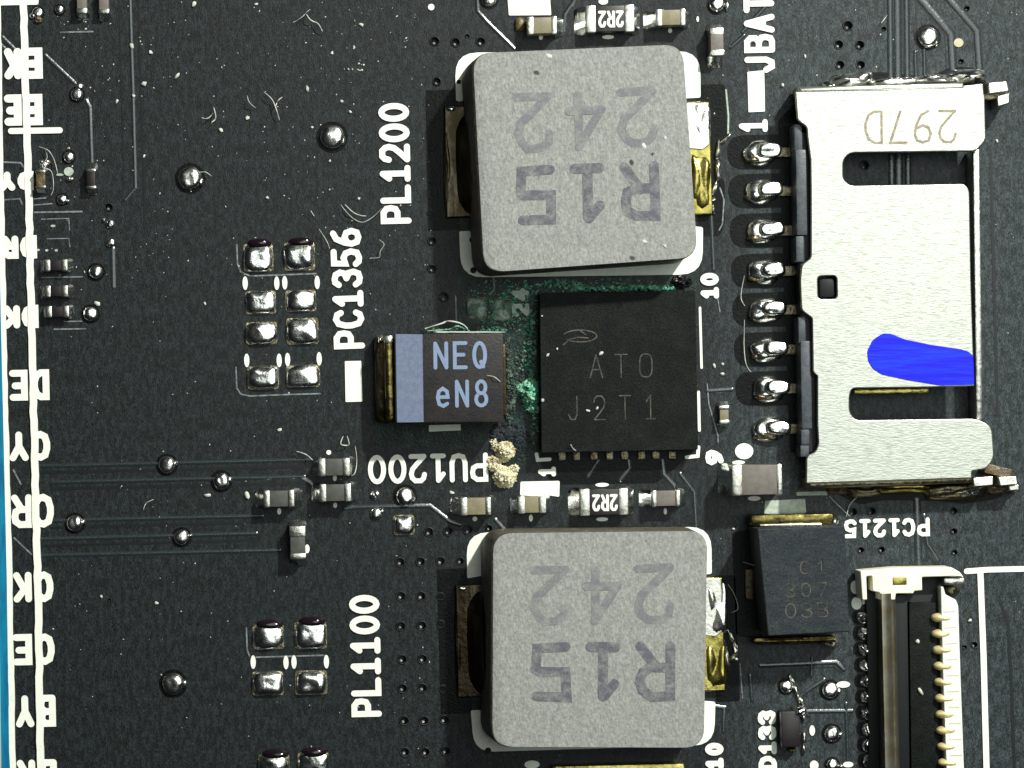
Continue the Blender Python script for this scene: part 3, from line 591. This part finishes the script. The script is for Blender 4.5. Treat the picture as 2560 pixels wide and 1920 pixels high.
g2 = 'solder coated bare pad left of the printed PL1100, '
padbump(671, 1592, 38, 30, .34, g2+'upper left', 1); padbump(777, 1588, 39, 33, .34, g2+'upper right', 1)
padbump(670, 1708, 38, 29, .32, g2+'lower left', 0); padbump(778, 1706, 39, 29, .32, g2+'lower right', 0)
padbump(685, 1914, 38, 28, .32, 'solder coated pad cut by the bottom edge, left one', 1); padbump(783, 1911, 38, 30, .32, 'solder coated pad cut by the bottom edge, right one', 1)
padbump(1010, 1312, 25, 24, .26, 'small square solder pad below the loose round bump under the printed PU1200')
padbump(1186+6, 772, 24, 26, .18, 'tarnished solder pad between upper inductor and tantalum capacitor, left one', 0, 'tarnish'); padbump(1252, 775, 28, 27, .18, 'tarnished solder pad between upper inductor and tantalum capacitor, right one', 0, 'tarnish')
# solder bumps
bump(830, 343, 31, .32, 'big round bump left of the printed PL1200', extra=(26, 8, 8, 14)); bump(475, 446, 30, .30, 'big round bump left of centre in the upper plain area', extra=(26, 8, 9, 12))
bump(433, 1709, 28, .28, 'big round bump alone in the lower plain area', extra=(27, 0, 9, 11))
bump(417, 1162, 22, .26, 'bump on the uppermost horizontal trace', extra=(22, -4, 5, 8)); bump(553, 1203, 22, .26, 'bump on the second horizontal trace', extra=(20, -4, 8, 9))
bump(187, 1308, 21, .26, 'bump on the third horizontal trace, nearest the row letters', extra=(22, -3, 5, 7)); bump(454, 1343, 20, .25, 'bump on the fourth horizontal trace', extra=(22, -5, 5, 5))
bump(192, 237, 16, .2, 'small bump with a tail where the diagonal trace bends down', extra=(7, -20, 11, 10)); bump(172, 393, 14, .2, 'small bump right of the lint curl near the left edge')
bump(149, 25, 12, .16, 'small bump at the top edge beside the tiny capacitors'); bump(155, 499, 13, .17, 'small bump above the thin lines near the left edge', extra=(16, 4, 5, 6))
bump(240, 680, 18, .22, 'small bump right of the topmost tiny resistor'); bump(226, 785, 19, .22, 'small bump right of the bottommost tiny resistor')
bump(276, 560, 11, .14, 'tiny solder dot below the open via, upper of two', ring=False, extra=(-16, -10, 4, 6)); bump(277, 607, 11, .14, 'tiny solder dot at the head of the short trace, lower of two', ring=False)
bump(2319, 94, 26, .28, 'round bump in the upper right among the traces', extra=(20, 10, 7, 14)); bump(1791, 12, 20, .25, 'bump cut by the top edge above the upright grey capacitor', extra=(26, 4, 5, 14))
bump(1012, 1241, 24, .28, 'round bump below the printed PU1200', extra=(18, 6, 9, 16)); bump(938, 1237, 12, .16, 'tiny bump below the printed PU1200, upper of the tiny pair', ring=False)
bump(940, 1284, 15, .18, 'tiny bump below the printed PU1200, lower of the tiny pair', ring=False, extra=(16, -6, 5, 6))
bump(1965, 1716, 17, .2, 'bump below the charcoal block with a solder thread beside it'); bump(2074, 1725, 21, .24, 'bump right of the threaded bump, beside a white oval', extra=(21, 3, 8, 9))
bump(2079, 1834, 20, .24, 'bump beside the dark transistor at lower right', extra=(20, 2, 9, 8)); bump(2080, 1911, 15, .18, 'bump cut by the bottom edge at lower right', extra=(20, 4, 7, 6))
bump(94, 32, 14, .16, 'dull bump at the top left corner beside the printed line', extra=(-12, 8, 8, 8))
bump(1222, -2, 20, .2, 'dark bump mostly cut by the top edge')
# small transistor
t = thing('small_transistor', 1976, 1815, 'small brown black transistor at the lower right with one shiny solder end', 'transistor')
box('body', M['black'], t, 1953, 2001, 1778, 1868, .02, .4, .04); dome('solder', M['solder'], t, 1995, 1774, 17, 14, .5, 2.5, 3.5); dome('solder', M['gold'], t, 1979, 1872, 11, 6, .3, 2.5)
for a in ((2008, 1795, 4, 11), (2009, 1845, 6, 17), (2008, 1873, 5, 14)): dome('solder', M['tin'], t, *a, .1, 2.5)
# ---------------- shielded connector at right ----------------
H = 1.0
t = thing('shielded_connector', 2230, 710, 'white metal shielded connector with blue paint swipe and stamp 297D', 'connector')
out = [(1988, 229), (2200, 226), (2420, 219), (2462, 232), (2465, 350), (2440, 378), (2125, 382), (2108, 400), (2108, 448), (2125, 464), (2412, 459), (2424, 476), (2428, 700), (2434, 888), (2436, 966), (2300, 969), (2130, 971), (2124, 990),
       (2124, 1030), (2138, 1050), (2440, 1046), (2480, 1064), (2486, 1146), (2466, 1172), (2430, 1178), (2430, 1196), (2015, 1209), (2016, 1146), (2020, 1138), (2038, 1130), (2046, 1110), (2043, 1060), (2043, 940), (2032, 930),
       (2030, 795), (2003, 776), (2000, 700), (2004, 662), (2027, 645), (2027, 480), (2026, 400), (2018, 340), (2017, 318), (1993, 300)]
rad = [.03, 0, 0, .12, .1, .1, .15, .15, .15, .15, .12, .1, 0, 0, .03, 0, .1, .12, .15, .15, .25, .25, .15, .1, .03, .03, .04, .08, .08, .08, .08, .03, 0, .05, .05, .1, .1, .08, .08, 0, .05, .05, .08, .08]
hole = rpoly(wp(rect(2045, 2092, 690, 747), H), .1)
sh = extr('shell', M['shell'], t, [rpoly(wp(out, H), rad), hole], H-.12, H, .03)
M['stamp'] = mat('stamped_ink', (.22, .19, .12), .6, col2=(.32, .29, .2), nscale=8)
text('297D', M['stamp'], sh, 2391, 274, 180.6, 84, 46, 61.5, 6, H+.004, H, name='marking', label='thin brown stamped characters "297D" printed upside down')
o = extr('paint_mark', M['paint'], t, [rpoly(wp([(2170, 902), (2168, 878), (2182, 850), (2206, 834), (2225, 833), (2262, 848), (2330, 862), (2400, 872), (2421, 878), (2434, 890), (2436, 962), (2350, 964), (2270, 951), (2205, 937), (2182, 922)], H+.02), .06)], H-.01, H+.02, .012)
o['label'] = 'bright blue paint swipe'
# walls of the shell, bent down to the board
def wall(pts, z1, th, m='shell', bev=.05, zp=None, name='shell_wall'):
    bm = bmesh.new(); return extr(name, M[m], t, [wp(pts, zp or z1)], .03, z1, bev)
wall([(1996, 216), (2410, 205), (2412, 224), (1998, 234)], H-.1, .2, bev=.08)
wall([(2018, 1196), (2430, 1184), (2431, 1208), (2020, 1222)], H-.1, .2, m='dulltin', bev=.09)
box('front_bar', M['tin'], t, 2437, 2453, 372, 1052, .03, .75, .05, rot=.7)
extr('housing', M['darkhouse'], t, [wp([(1992, 330), (2060, 330), (2075, 1130), (2010, 1132)], .78)], .05, .78, .02)
for a, b, c, d, z in ((1986, 2006, 310, 376, .84), (1991, 2017, 374, 588, .88), (1990, 2010, 590, 655, .84), (1996, 2014, 792, 858, .84), (2003, 2029, 852, 1072, .88), (2003, 2024, 1072, 1112, .84), (2001, 2023, 1112, 1142, .8)):
    box('housing_ledge', M['housing'], t, a, b, c, d, .1, z, .03, rot=.9)
box('locating_peg', M['darkhouse'], t, 2048, 2088, 694, 744, .2, .9, .08)
box('contact_spring', M['gold'], t, 2135, 2322, 971, 984, .5, .62, .03, rot=.8)
# corner clips and the solder along the shell
for name, pts, z in (('tab', [(2406, 214), (2458, 208), (2462, 250), (2408, 258)], .9), ('tab', [(2470, 206), (2518, 202), (2524, 228), (2472, 236)], .75), ('tab', [(2492, 240), (2524, 232), (2525, 258), (2494, 268)], .7),
                     ('tab', [(2432, 1194), (2484, 1190), (2484, 1214), (2434, 1218)], .8), ('tab', [(2494, 1192), (2542, 1190), (2546, 1212), (2500, 1216)], .75), ('tab', [(2520, 1214), (2548, 1210), (2550, 1226), (2524, 1228)], .6)):
    extr(name, M['tin'], t, [rpoly(wp(pts, z), .05)], .05, z, .03)
box('tab', M['dulltin'], t, 2410, 2525, 236, 250, .1, .55, .04, rot=4); box('tab', M['brownflux'], t, 2462, 2530, 1165, 1190, .1, .5, .05, rot=-14)
for i, (x, y, rx, ry, hh) in enumerate(((2125, 205, 62, 21, .5), (2235, 208, 70, 13, .45), (2330, 203, 75, 14, .48), (2410, 194, 55, 20, .5), (2078, 212, 34, 12, .3))):
    dome('solder_joint', M['solder'], t, x, y, rx, ry, hh, 2.6, rough=.14, ang=3 if x > 2150 else 8)
for i, (x, y, rx, ry, hh, m) in enumerate(((2160, 1226, 50, 17, .4, 'dulltin'), (2255, 1222, 90, 11, .3, 'gold'), (2385, 1228, 85, 22, .4, 'dulltin'), (2095, 1222, 30, 16, .2, 'brownflux'), (2410, 1226, 46, 12, .46, 'solder'), (2500, 1222, 40, 15, .3, 'brownflux'))):
    dome('solder_joint', M[m], t, x, y, rx, ry, hh, 2.6, rough=.2)
extr('mask_opening_or_shade', M['clear'], t, [rpoly(wp([(2050, 228), (2080, 188), (2200, 180), (2300, 190), (2340, 186), (2380, 166), (2440, 170), (2466, 200), (2466, 240), (2050, 240)]), .15)], .001, .012)
extr('mask_opening_or_shade', M['clear'], t, [rpoly(wp([(2060, 1200), (2100, 1240), (2150, 1262), (2210, 1250), (2340, 1252), (2410, 1260), (2500, 1246), (2520, 1220), (2480, 1200)]), .15)], .001, .012)
extr('mask_opening_or_shade', M['clear'], t, [rpoly(wp([(1945, 300), (2010, 240), (2040, 1130), (1975, 1132)]), .1)], .001, .014)  # dark sheet painted where the shell's shadow falls across the pins
for i, y in enumerate((380, 477, 576, 677, 774, 873, 971, 1072)):
    dx = i*3.4; p = bpy.data.objects.new('pin', None)
    cap = rpoly(wp([(1816+dx, y-42+2), (1990+dx, y-46), (1992+dx, y+42), (1820+dx, y+44)]), .42, 6)
    x0 = 1880+dx
    pin = box('pin', M['dulltin'], t, 1915+dx, 1990+dx, y-12, y+13, .06, .2, .03)
    if i < 7: extr('mask_opening_or_shade', M['clear'], pin, [cap], .001, .010)
    dome('solder_joint', M['solder'], pin, x0+18, y+3, 42, 32, .2, 2.3, 2.8, rough=.14)
    dome('solder_joint', M['solder'], pin, x0+38, y-2, 32, 19, .38, 3, 7, rough=.04)
    dome('solder_joint', M['dulltin'], pin, x0+10, y+18, 32, 14, .2, 2.3, rough=.2)
# ---------------- charcoal block capacitor PC1215 ----------------
t = thing('block_capacitor', 2013, 1455, 'charcoal rectangular block capacitor with gold tinted end terminals beside the flat cable socket', 'capacitor')
h = 1.5
b = extr('body', M['epoxy2'], t, [rpoly(wp([(1893, 1322), (2112, 1314), (2124, 1580), (1920, 1590)], h), .03)], .1, h, .03)
text('C1', M['etch'], b, 2000, 1436, 1.5, 34, 24, 42, 2.6, h+.003, h, name='marking', label='faint scratched marking'); text('307', M['etch'], b, 1962, 1494, 1.5, 36, 26, 40, 3, h+.003, h, name='marking', label='faint scratched marking'); text('03B', M['etch'], b, 1963, 1546, 1.5, 38, 28, 40, 3.2, h+.003, h, name='marking', label='faint scratched marking')
box('terminal', M['agedgold'], t, 1876, 2085, 1285, 1314, .03, .7, .1); box('terminal', M['agedgold'], t, 1884, 2092, 1592, 1611, .03, .5, .1)
box('terminal_rim', M['tin'], t, 1900, 2055, 1309, 1315, .5, .74, .03)
dome('solder', M['solder'], t, 2072, 1298, 18, 22, .7, 2.4); dome('solder', M['solder'], t, 2072, 1604, 24, 11, .5, 2.4); dome('solder', M['tin'], t, 1879, 1300, 9, 18, .5, 3)
box('side_tab', M['brownflux'], t, 1864, 1884, 1424, 1498, .03, .16, .03)
# ---------------- flat cable socket ----------------
t = thing('flat_cable_socket', 2300, 1680, 'flat cable socket with cream latch, white comb and a row of gold contacts', 'connector')
extr('latch', M['cream'], t, [rpoly(wp([(2151, 1428), (2240, 1420), (2378, 1418), (2400, 1430), (2410, 1444), (2372, 1441), (2305, 1443), (2306, 1476), (2285, 1478), (2284, 1484), (2240, 1484), (2238, 1500), (2200, 1500), (2200, 1482), (2182, 1478), (2180, 1440), (2166, 1441), (2168, 1500), (2156, 1500)], .8), .03)], .1, .8, .03)
box('latch_window', M['gold'], t, 2232, 2267, 1443, 1462, .7, .815, .01)
box('latch_clip', M['tin'], t, 2360, 2412, 1445, 1462, .3, .62, .05); dome('solder_joint', M['dulltin'], t, 2378, 1472, 22, 16, .25)
box('base', M['darkhouse'], t, 2170, 2352, 1445, 2000, .02, .25, .02, rot=.8); box('slot_floor', M['epoxy'], t, 2276, 2345, 1506, 2000, .2, .4, .03, rot=.8)
box('slot_wall', M['darkhouse'], t, 2240, 2272, 1486, 2000, .2, .5, .03, rot=.8)
# pressure bar with a rounded back
bm = bmesh.new(); rows = []
for i in range(9):
    a = math.pi*i/16; xx = 46*math.sin(a); zz = .9-.55*(1-math.cos(a))
    rows.append([bm.verts.new((*P(2204+xx+dy[1], dy[0], .9), zz)) for dy in ((1484, 0), (1600, 2.5), (1750, 6), (1930, 10))])
rows.insert(0, [bm.verts.new((v.co.x, v.co.y, .1)) for v in rows[0]]); rows.append([bm.verts.new((v.co.x, v.co.y, .1)) for v in rows[-1]])
for a, b_ in zip(rows, rows[1:]):
    for j in range(3): bm.faces.new((a[j], a[j+1], b_[j+1], b_[j]))
bmesh.ops.recalc_face_normals(bm, faces=bm.faces); link('pressure_bar', bm2me(bm), M['bar'], t, 40)
extr('comb', M['white'], t, [rpoly(wp([(2352, 1468), (2358, 1466), (2364, 1486), (2390, 1500), (2396, 1515), (2402, 1700), (2411, 1940), (2367, 1940), (2358, 1700)], .6), .03)], .02, .6, .02)
for i in range(10):
    y = 1540+i*39.9; x = 2337+i*1.9
    dome('gold_contact', M['palegold'], t, x+6, y, 27, 12, .2, 2.2, z0=.42)
    lines('comb_groove', M['beige'], t, [[(x+22, y-10), (x+50, y-11)]], 2, .604, .6, th=.003)
for i in range(10):
    y = 1543+i*39.8; x = 2155+i*1.5
    c = bpy.data.objects; pin = box('pin', M['dulltin'], t, x+8, x+38, y-7, y+7, .03, .14, .03)
    dome('solder_joint', M['solder'], pin, x+2, y, 17, 17, .22, 2.2, rough=.2); dome('gold_tip', M['palegold'], pin, x+40, y-3, 7, 9, .4, 2.5)
    extr('mask_opening_or_shade', M['clear'], pin, [rpoly(wp([(x-25, y-18), (x+45, y-18), (x+45, y+18), (x-25, y+18)]), .18)], .001, .01)
# ---------------- corrosion and residue ----------------
crust('corrosion_lump', M['crustgreen'], 'bright turquoise corrosion lump between the tantalum capacitor and the black chip', [(1325, 985, 25, 38, .45, 340, 4.6), (1308, 975, 20, 14, .25, 80, 3.5), (1330, 1022, 18, 14, .3, 90, 4)], 3)
crust('corrosion_trail', M['crustgrey'], 'grey green corrosion trail down the right side of the tantalum capacitor', [(1270, 890, 10, 46, .2, 240, 2.8), (1276, 960, 20, 52, .2, 330, 3.2), (1302, 930, 28, 70, .06, 200, 2.6), (1275, 1030, 12, 24, .15, 30, 5)], 4)
crust('corrosion_ridge', M['crustgreen'], 'thin green corrosion ridge along the upper edge of the black chip', [(1500, 722, 70, 7, .3, 150, 3.6), (1610, 721, 80, 7, .3, 170, 3.8), (1400, 714, 60, 16, .1, 120, 3), (1500, 706, 150, 10, .04, 90, 2.4), (1320, 720, 30, 20, .05, 30, 3)], 5)
crust('corrosion_dome', M['viadark'], 'dark crusty dome above the top right of the black chip', [(1702, 705, 24, 15, .22, 90, 5)], 6)
crust('residue_lump', M['crusttan'], 'upper pale yellow residue lump at the end of the printed PU1200', [(1262, 1128, 24, 25, .40, 420, 3.6), (1235, 1110, 9, 14, .2, 40, 2.6), (1238, 1150, 22, 11, .2, 110, 3)], 8)
crust('residue_lump', M['crusttan'], 'lower yellow brown residue lump just above the white printed block', [(1262, 1192, 29, 26, .36, 450, 3.8), (1235, 1166, 18, 13, .25, 110, 3.2), (1286, 1172, 11, 10, .2, 50, 3)], 9)
crust('residue_film', M['epoxy2'], 'dark bluish residue film above the yellow lumps', [(1272, 1082, 46, 26, .03, 260, 4), (1302, 1112, 24, 42, .03, 120, 3.5)], 10)
crust('corrosion_fringe', M['crustgrey'], 'wispy green fringe along the upper edge of the tantalum capacitor', [(1110, 826, 60, 5, .6, 40, 3.5), (1200, 833, 50, 3, .9, 20, 3)], 11)
for i, pts in enumerate(([(1060, 824), (1100, 812), (1118, 806), (1150, 812), (1165, 825)], [(1065, 830), (1120, 826), (1140, 818), (1170, 830)], [(1080, 834), (1120, 834), (1256, 834)])):
    tag(tube('lint_fibre', M['crustgreen'] if i == 1 else M['dust'], None, pts, 2.2, 1.0 if i == 2 else .7, .15), ('arched pale fibre', 'green stained fibre', 'straight pale fibre')[i]+' along the upper edge of the tantalum capacitor', 'fibre', 'lint fibres')
def splash(label, m, spots):
    t = thing('solder_splash', spots[0][0], spots[0][1], label, 'solder splash')
    for x, y, rx, ry, a in spots: dome('solder', M[m], t, x, y, rx, ry, .12, 2.4, ang=a, rough=.2)
splash('jagged white solder streak right of the upper inductor', 'tin', [(1815, 345, 18, 6, 45), (1794, 375, 7, 26, -8), (1795, 425, 8, 26, 4), (1786, 470, 6, 22, -14), (1781, 500, 9, 6, 30), (1780, 520, 5, 18, 15)])
splash('spattered white solder flakes right of the lower inductor', 'tin', [(1803, 1570, 9, 9, 0), (1826, 1590, 6, 24, 25), (1838, 1620, 7, 20, 10), (1836, 1645, 12, 12, 0), (1818, 1650, 6, 30, 8), (1812, 1615, 5, 16, 12)])
splash('bright solder thread crossing beside the bump under the charcoal block', 'tin', [(1978, 1700, 5, 18, 25), (1988, 1725, 5, 16, 20), (1994, 1745, 4, 14, 12), (2004, 1755, 3, 14, 22)])
thin([[(1815, 225), (1821, 290), (1820, 335)]], 4, 'silkgrey'); thin([[(1800, 470), (1810, 500), (1806, 560), (1798, 575)]], 3.5)
thin([[(1850, 1660), (1856, 1745)]], 3); thin([[(1768, 960), (1772, 1010), (1795, 1090), (1795, 1105)]], 3)
crust('corrosion_trail', M['crustgreen'], 'faint teal corrosion stain in the corner between the upper inductor, the tantalum capacitor and the chip', [(1300, 770, 55, 60, .04, 200, 2.4), (1250, 725, 80, 26, .03, 110, 2.2), (1325, 860, 16, 90, .08, 190, 3), (1238, 775, 60, 34, .15, 130, 2.4), (1336, 1070, 10, 40, .06, 50, 2.6), (1230, 824, 40, 8, .08, 70, 2.6)], 31)
for px, py, a, b_, m, lab in ((112, 408, 15, 9, 'tin', 'dull solder flake under the lint curl near the left edge'), (176, 448, 10, 6, 'tin', 'small flat solder flake between the two tiny upright resistors'), (262, 548, 5, 3, 'tin', 'solder grain just below the open via near the left edge'), (97, 50, 10, 8, 'brownflux', 'dark brown flux bead at the top left corner')):
    t = thing('solder_flake', px, py, lab, 'solder flake'); dome('flake', M[m], t, px, py, a, b_, .08, 2.4, rough=.3)
for px, py, a, b_ in ((95, 625, 5, 3), (117, 626, 4, 3), (141, 626, 4, 3), (133, 565, 6, 3), (150, 437, 9, 3)): sdot(px, py, a, b_, m='silkgrey')
thin([[(5, 500), (50, 497), (56, 512)]], 3.5); thin([[(4, 405), (52, 407), (62, 422)]], 4); thin([[(34, 1175), (52, 1210)]], 4); thin([[(36, 1345), (78, 1385)]], 4)
# lint and dust
fib = [([(733, 58), (752, 48), (764, 36), (776, 26)], 'forked lint fibre near the top left of centre, long arm'), ([(766, 38), (776, 52), (795, 62), (806, 80)], 'forked lint fibre near the top left of centre, curled arm'),
 ([(660, 232), (680, 250), (690, 272), (699, 302)], 'lint fibre above the big bump left of the printed PL1200'), ([(690, 268), (694, 256), (706, 244)], 'short lint twig above the big bump left of the printed PL1200'),
 ([(852, 512), (860, 524), (880, 545), (905, 557), (930, 545), (955, 522)], 'curved lint fibre between the printed PC1356 and PL1200'), ([(862, 512), (880, 530), (900, 540), (916, 541)], 'fainter lint fibre inside the curved one'),
 ([(948, 600), (960, 612), (950, 630), (948, 644), (926, 646)], 'angular lint fibre right of the printed PC1356'), ([(535, 270), (540, 295), (530, 308)], 'hooked lint hair at upper left, lower arm'), ([(505, 296), (520, 298), (534, 284)], 'hooked lint hair at upper left, upper arm'),
 ([(618, 240), (624, 258), (640, 272)], 'tiny curled hair left of the lint twig'), ([(742, 1128), (765, 1136), (782, 1150)], 'hair at the left end of the upper capacitor of the pair'), ([(858, 1090), (852, 1110), (872, 1112), (868, 1090)], 'looped hair above the pair of dark capacitors'),
 ([(888, 1115), (892, 1150), (888, 1180), (878, 1190)], 'long hair over the right end of the upper capacitor of the pair'), ([(798, 574), (816, 602), (824, 622)], 'straight hair left of the printed PC1356'), ([(777, 528), (786, 542)], 'short straight hair above the upper solder pads'),
 ([(100, 368), (125, 380), (140, 410), (147, 440)], 'curled pale hair near the left printed line, outer loop'), ([(112, 372), (120, 395), (108, 418), (130, 430), (136, 470), (130, 490)], 'curled pale hair near the left printed line, inner loop'),
 ([(1850, 1402), (1880, 1412), (1910, 1422)], 'hair stretched across the shadow left of the charcoal block'), ([(2070, 1240), (2100, 1270), (2122, 1290)], 'diagonal hair below the shielded connector, falling'), ([(2142, 1240), (2124, 1258), (2112, 1290)], 'diagonal hair below the shielded connector, rising'),
 ([(1858, 690), (1850, 745), (1860, 765)], 'hair over the fourth connector pin opening'), ([(1858, 800), (1860, 900), (1875, 930)], 'long hair over the sixth connector pin opening'), ([(1420, 1110), (1426, 1120), (1434, 1126)], 'tiny hair on the lower edge of the black chip'),
 ([(1210, 940), (1228, 944), (1244, 956)], 'short curved hair on the tantalum capacitor above the digit 8'), ([(2200, 60), (2215, 40)], 'short hair among the upper right traces'), ([(360, 1275), (366, 1258), (385, 1248)], 'curved hair between the second and third traces'),
 ([(302, 1220), (305, 1216), (308, 1212)], 'tiny hair under the second trace'), ([(1818, 1460), (1836, 1490), (1842, 1520), (1826, 1530)], 'tangled hair at the right of the lower inductor'), ([(498, 432), (515, 432), (530, 442)], 'short hair above right of the big upper bump')]
zof = {'short curved hair on the tantalum capacitor above the digit 8': 1.17, 'tiny hair on the lower edge of the black chip': .62, 'hair stretched across the shadow left of the charcoal block': .4}
for pts, lab in fib: tag(tube('lint_fibre', M['hair'], None, pts, random.uniform(.9, 1.8), zof.get(lab, .1), .08), lab, 'fibre', 'lint fibres')
tag(crust('dust_clump', M['dust'], '', [(900, 168, 12, 10, .05, 8, 3), (872, 174, 14, 3, .05, 5, 2.5)], 21), 'small glinting dust clump at upper left of the printed PL1200', 'dust')
rnd = random.Random(11); bm = bmesh.new()
def speck(px, py, r, z=0):
    x, y = P(px, py, z)
    v = bmesh.ops.create_icosphere(bm, subdivisions=1, radius=r/100, matrix=Matrix.Translation((x, y, z+r/160)) @ Matrix.Rotation(rnd.uniform(0, 3.1), 4, 'Z') @ Matrix.Diagonal((rnd.uniform(.7, 2.2), 1, .6, 1)))['verts']
    for q in v: q.co += Vector((rnd.uniform(-1, 1), rnd.uniform(-1, 1), 0))*r/100*.3
for _ in range(480): 
    px = rnd.uniform(120, 1080) if rnd.random() < .6 else rnd.uniform(120, 2550); speck(px, rnd.uniform(5, 1915)**1.0 if rnd.random() < .55 else rnd.uniform(5, 700), rnd.choice((.8, 1.0, 1.2, 1.6)))
for x, y, r in ((903, 62, 4), (486, 11, 5), (443, 190, 5), (640, 10, 3), (875, 280, 5), (854, 254, 4.5), (830, 132, 4), (885, 118, 3), (768, 222, 4.5), (780, 318, 4), (825, 403, 4), (330, 115, 5), (334, 240, 5), (360, 210, 6), (378, 132, 5), (293, 254, 4), (552, 325, 4), (619, 295, 5), (361, 390, 3), (669, 495, 4), (897, 497, 4), (513, 759, 3), (215, 73, 3), (519, 1238, 5), (617, 1238, 7), (699, 1074, 4), (244, 759, 5), (1130, 1231, 4), (1956, 213, 5), (2492, 352, 4), (2012, 141, 3), (1833, 1322, 4), (2424, 1551, 5), (392, 1507, 4), (254, 1491, 4)): speck(x, y, r)
for x, y, r, z in ((1355, 790, 3, .6), (1393, 872, 3, .6), (1369, 888, 3, .6), (1502, 884, 4, .6), (1470, 1026, 3, .6), (1493, 1020, 4, .6), (1356, 1000, 4, .6), (1612, 605, 5, 2.15), (1662, 616, 4, 2.15), (1610, 365, 5, 2.15), (1372, 140, 5, 2.15), (1662, 345, 4, 2.15), (2301, 1728, 5, .4), (2293, 1603, 5, .4), (1785, 914, 5, 0), (1806, 910, 4, 0), (1805, 935, 4, 0)): speck(x, y, r, z)
o = link('dust_specks', bm2me(bm), M['dust'], None, 60); o['kind'] = 'stuff'; o['label'] = 'scattered pale dust specks on the board'
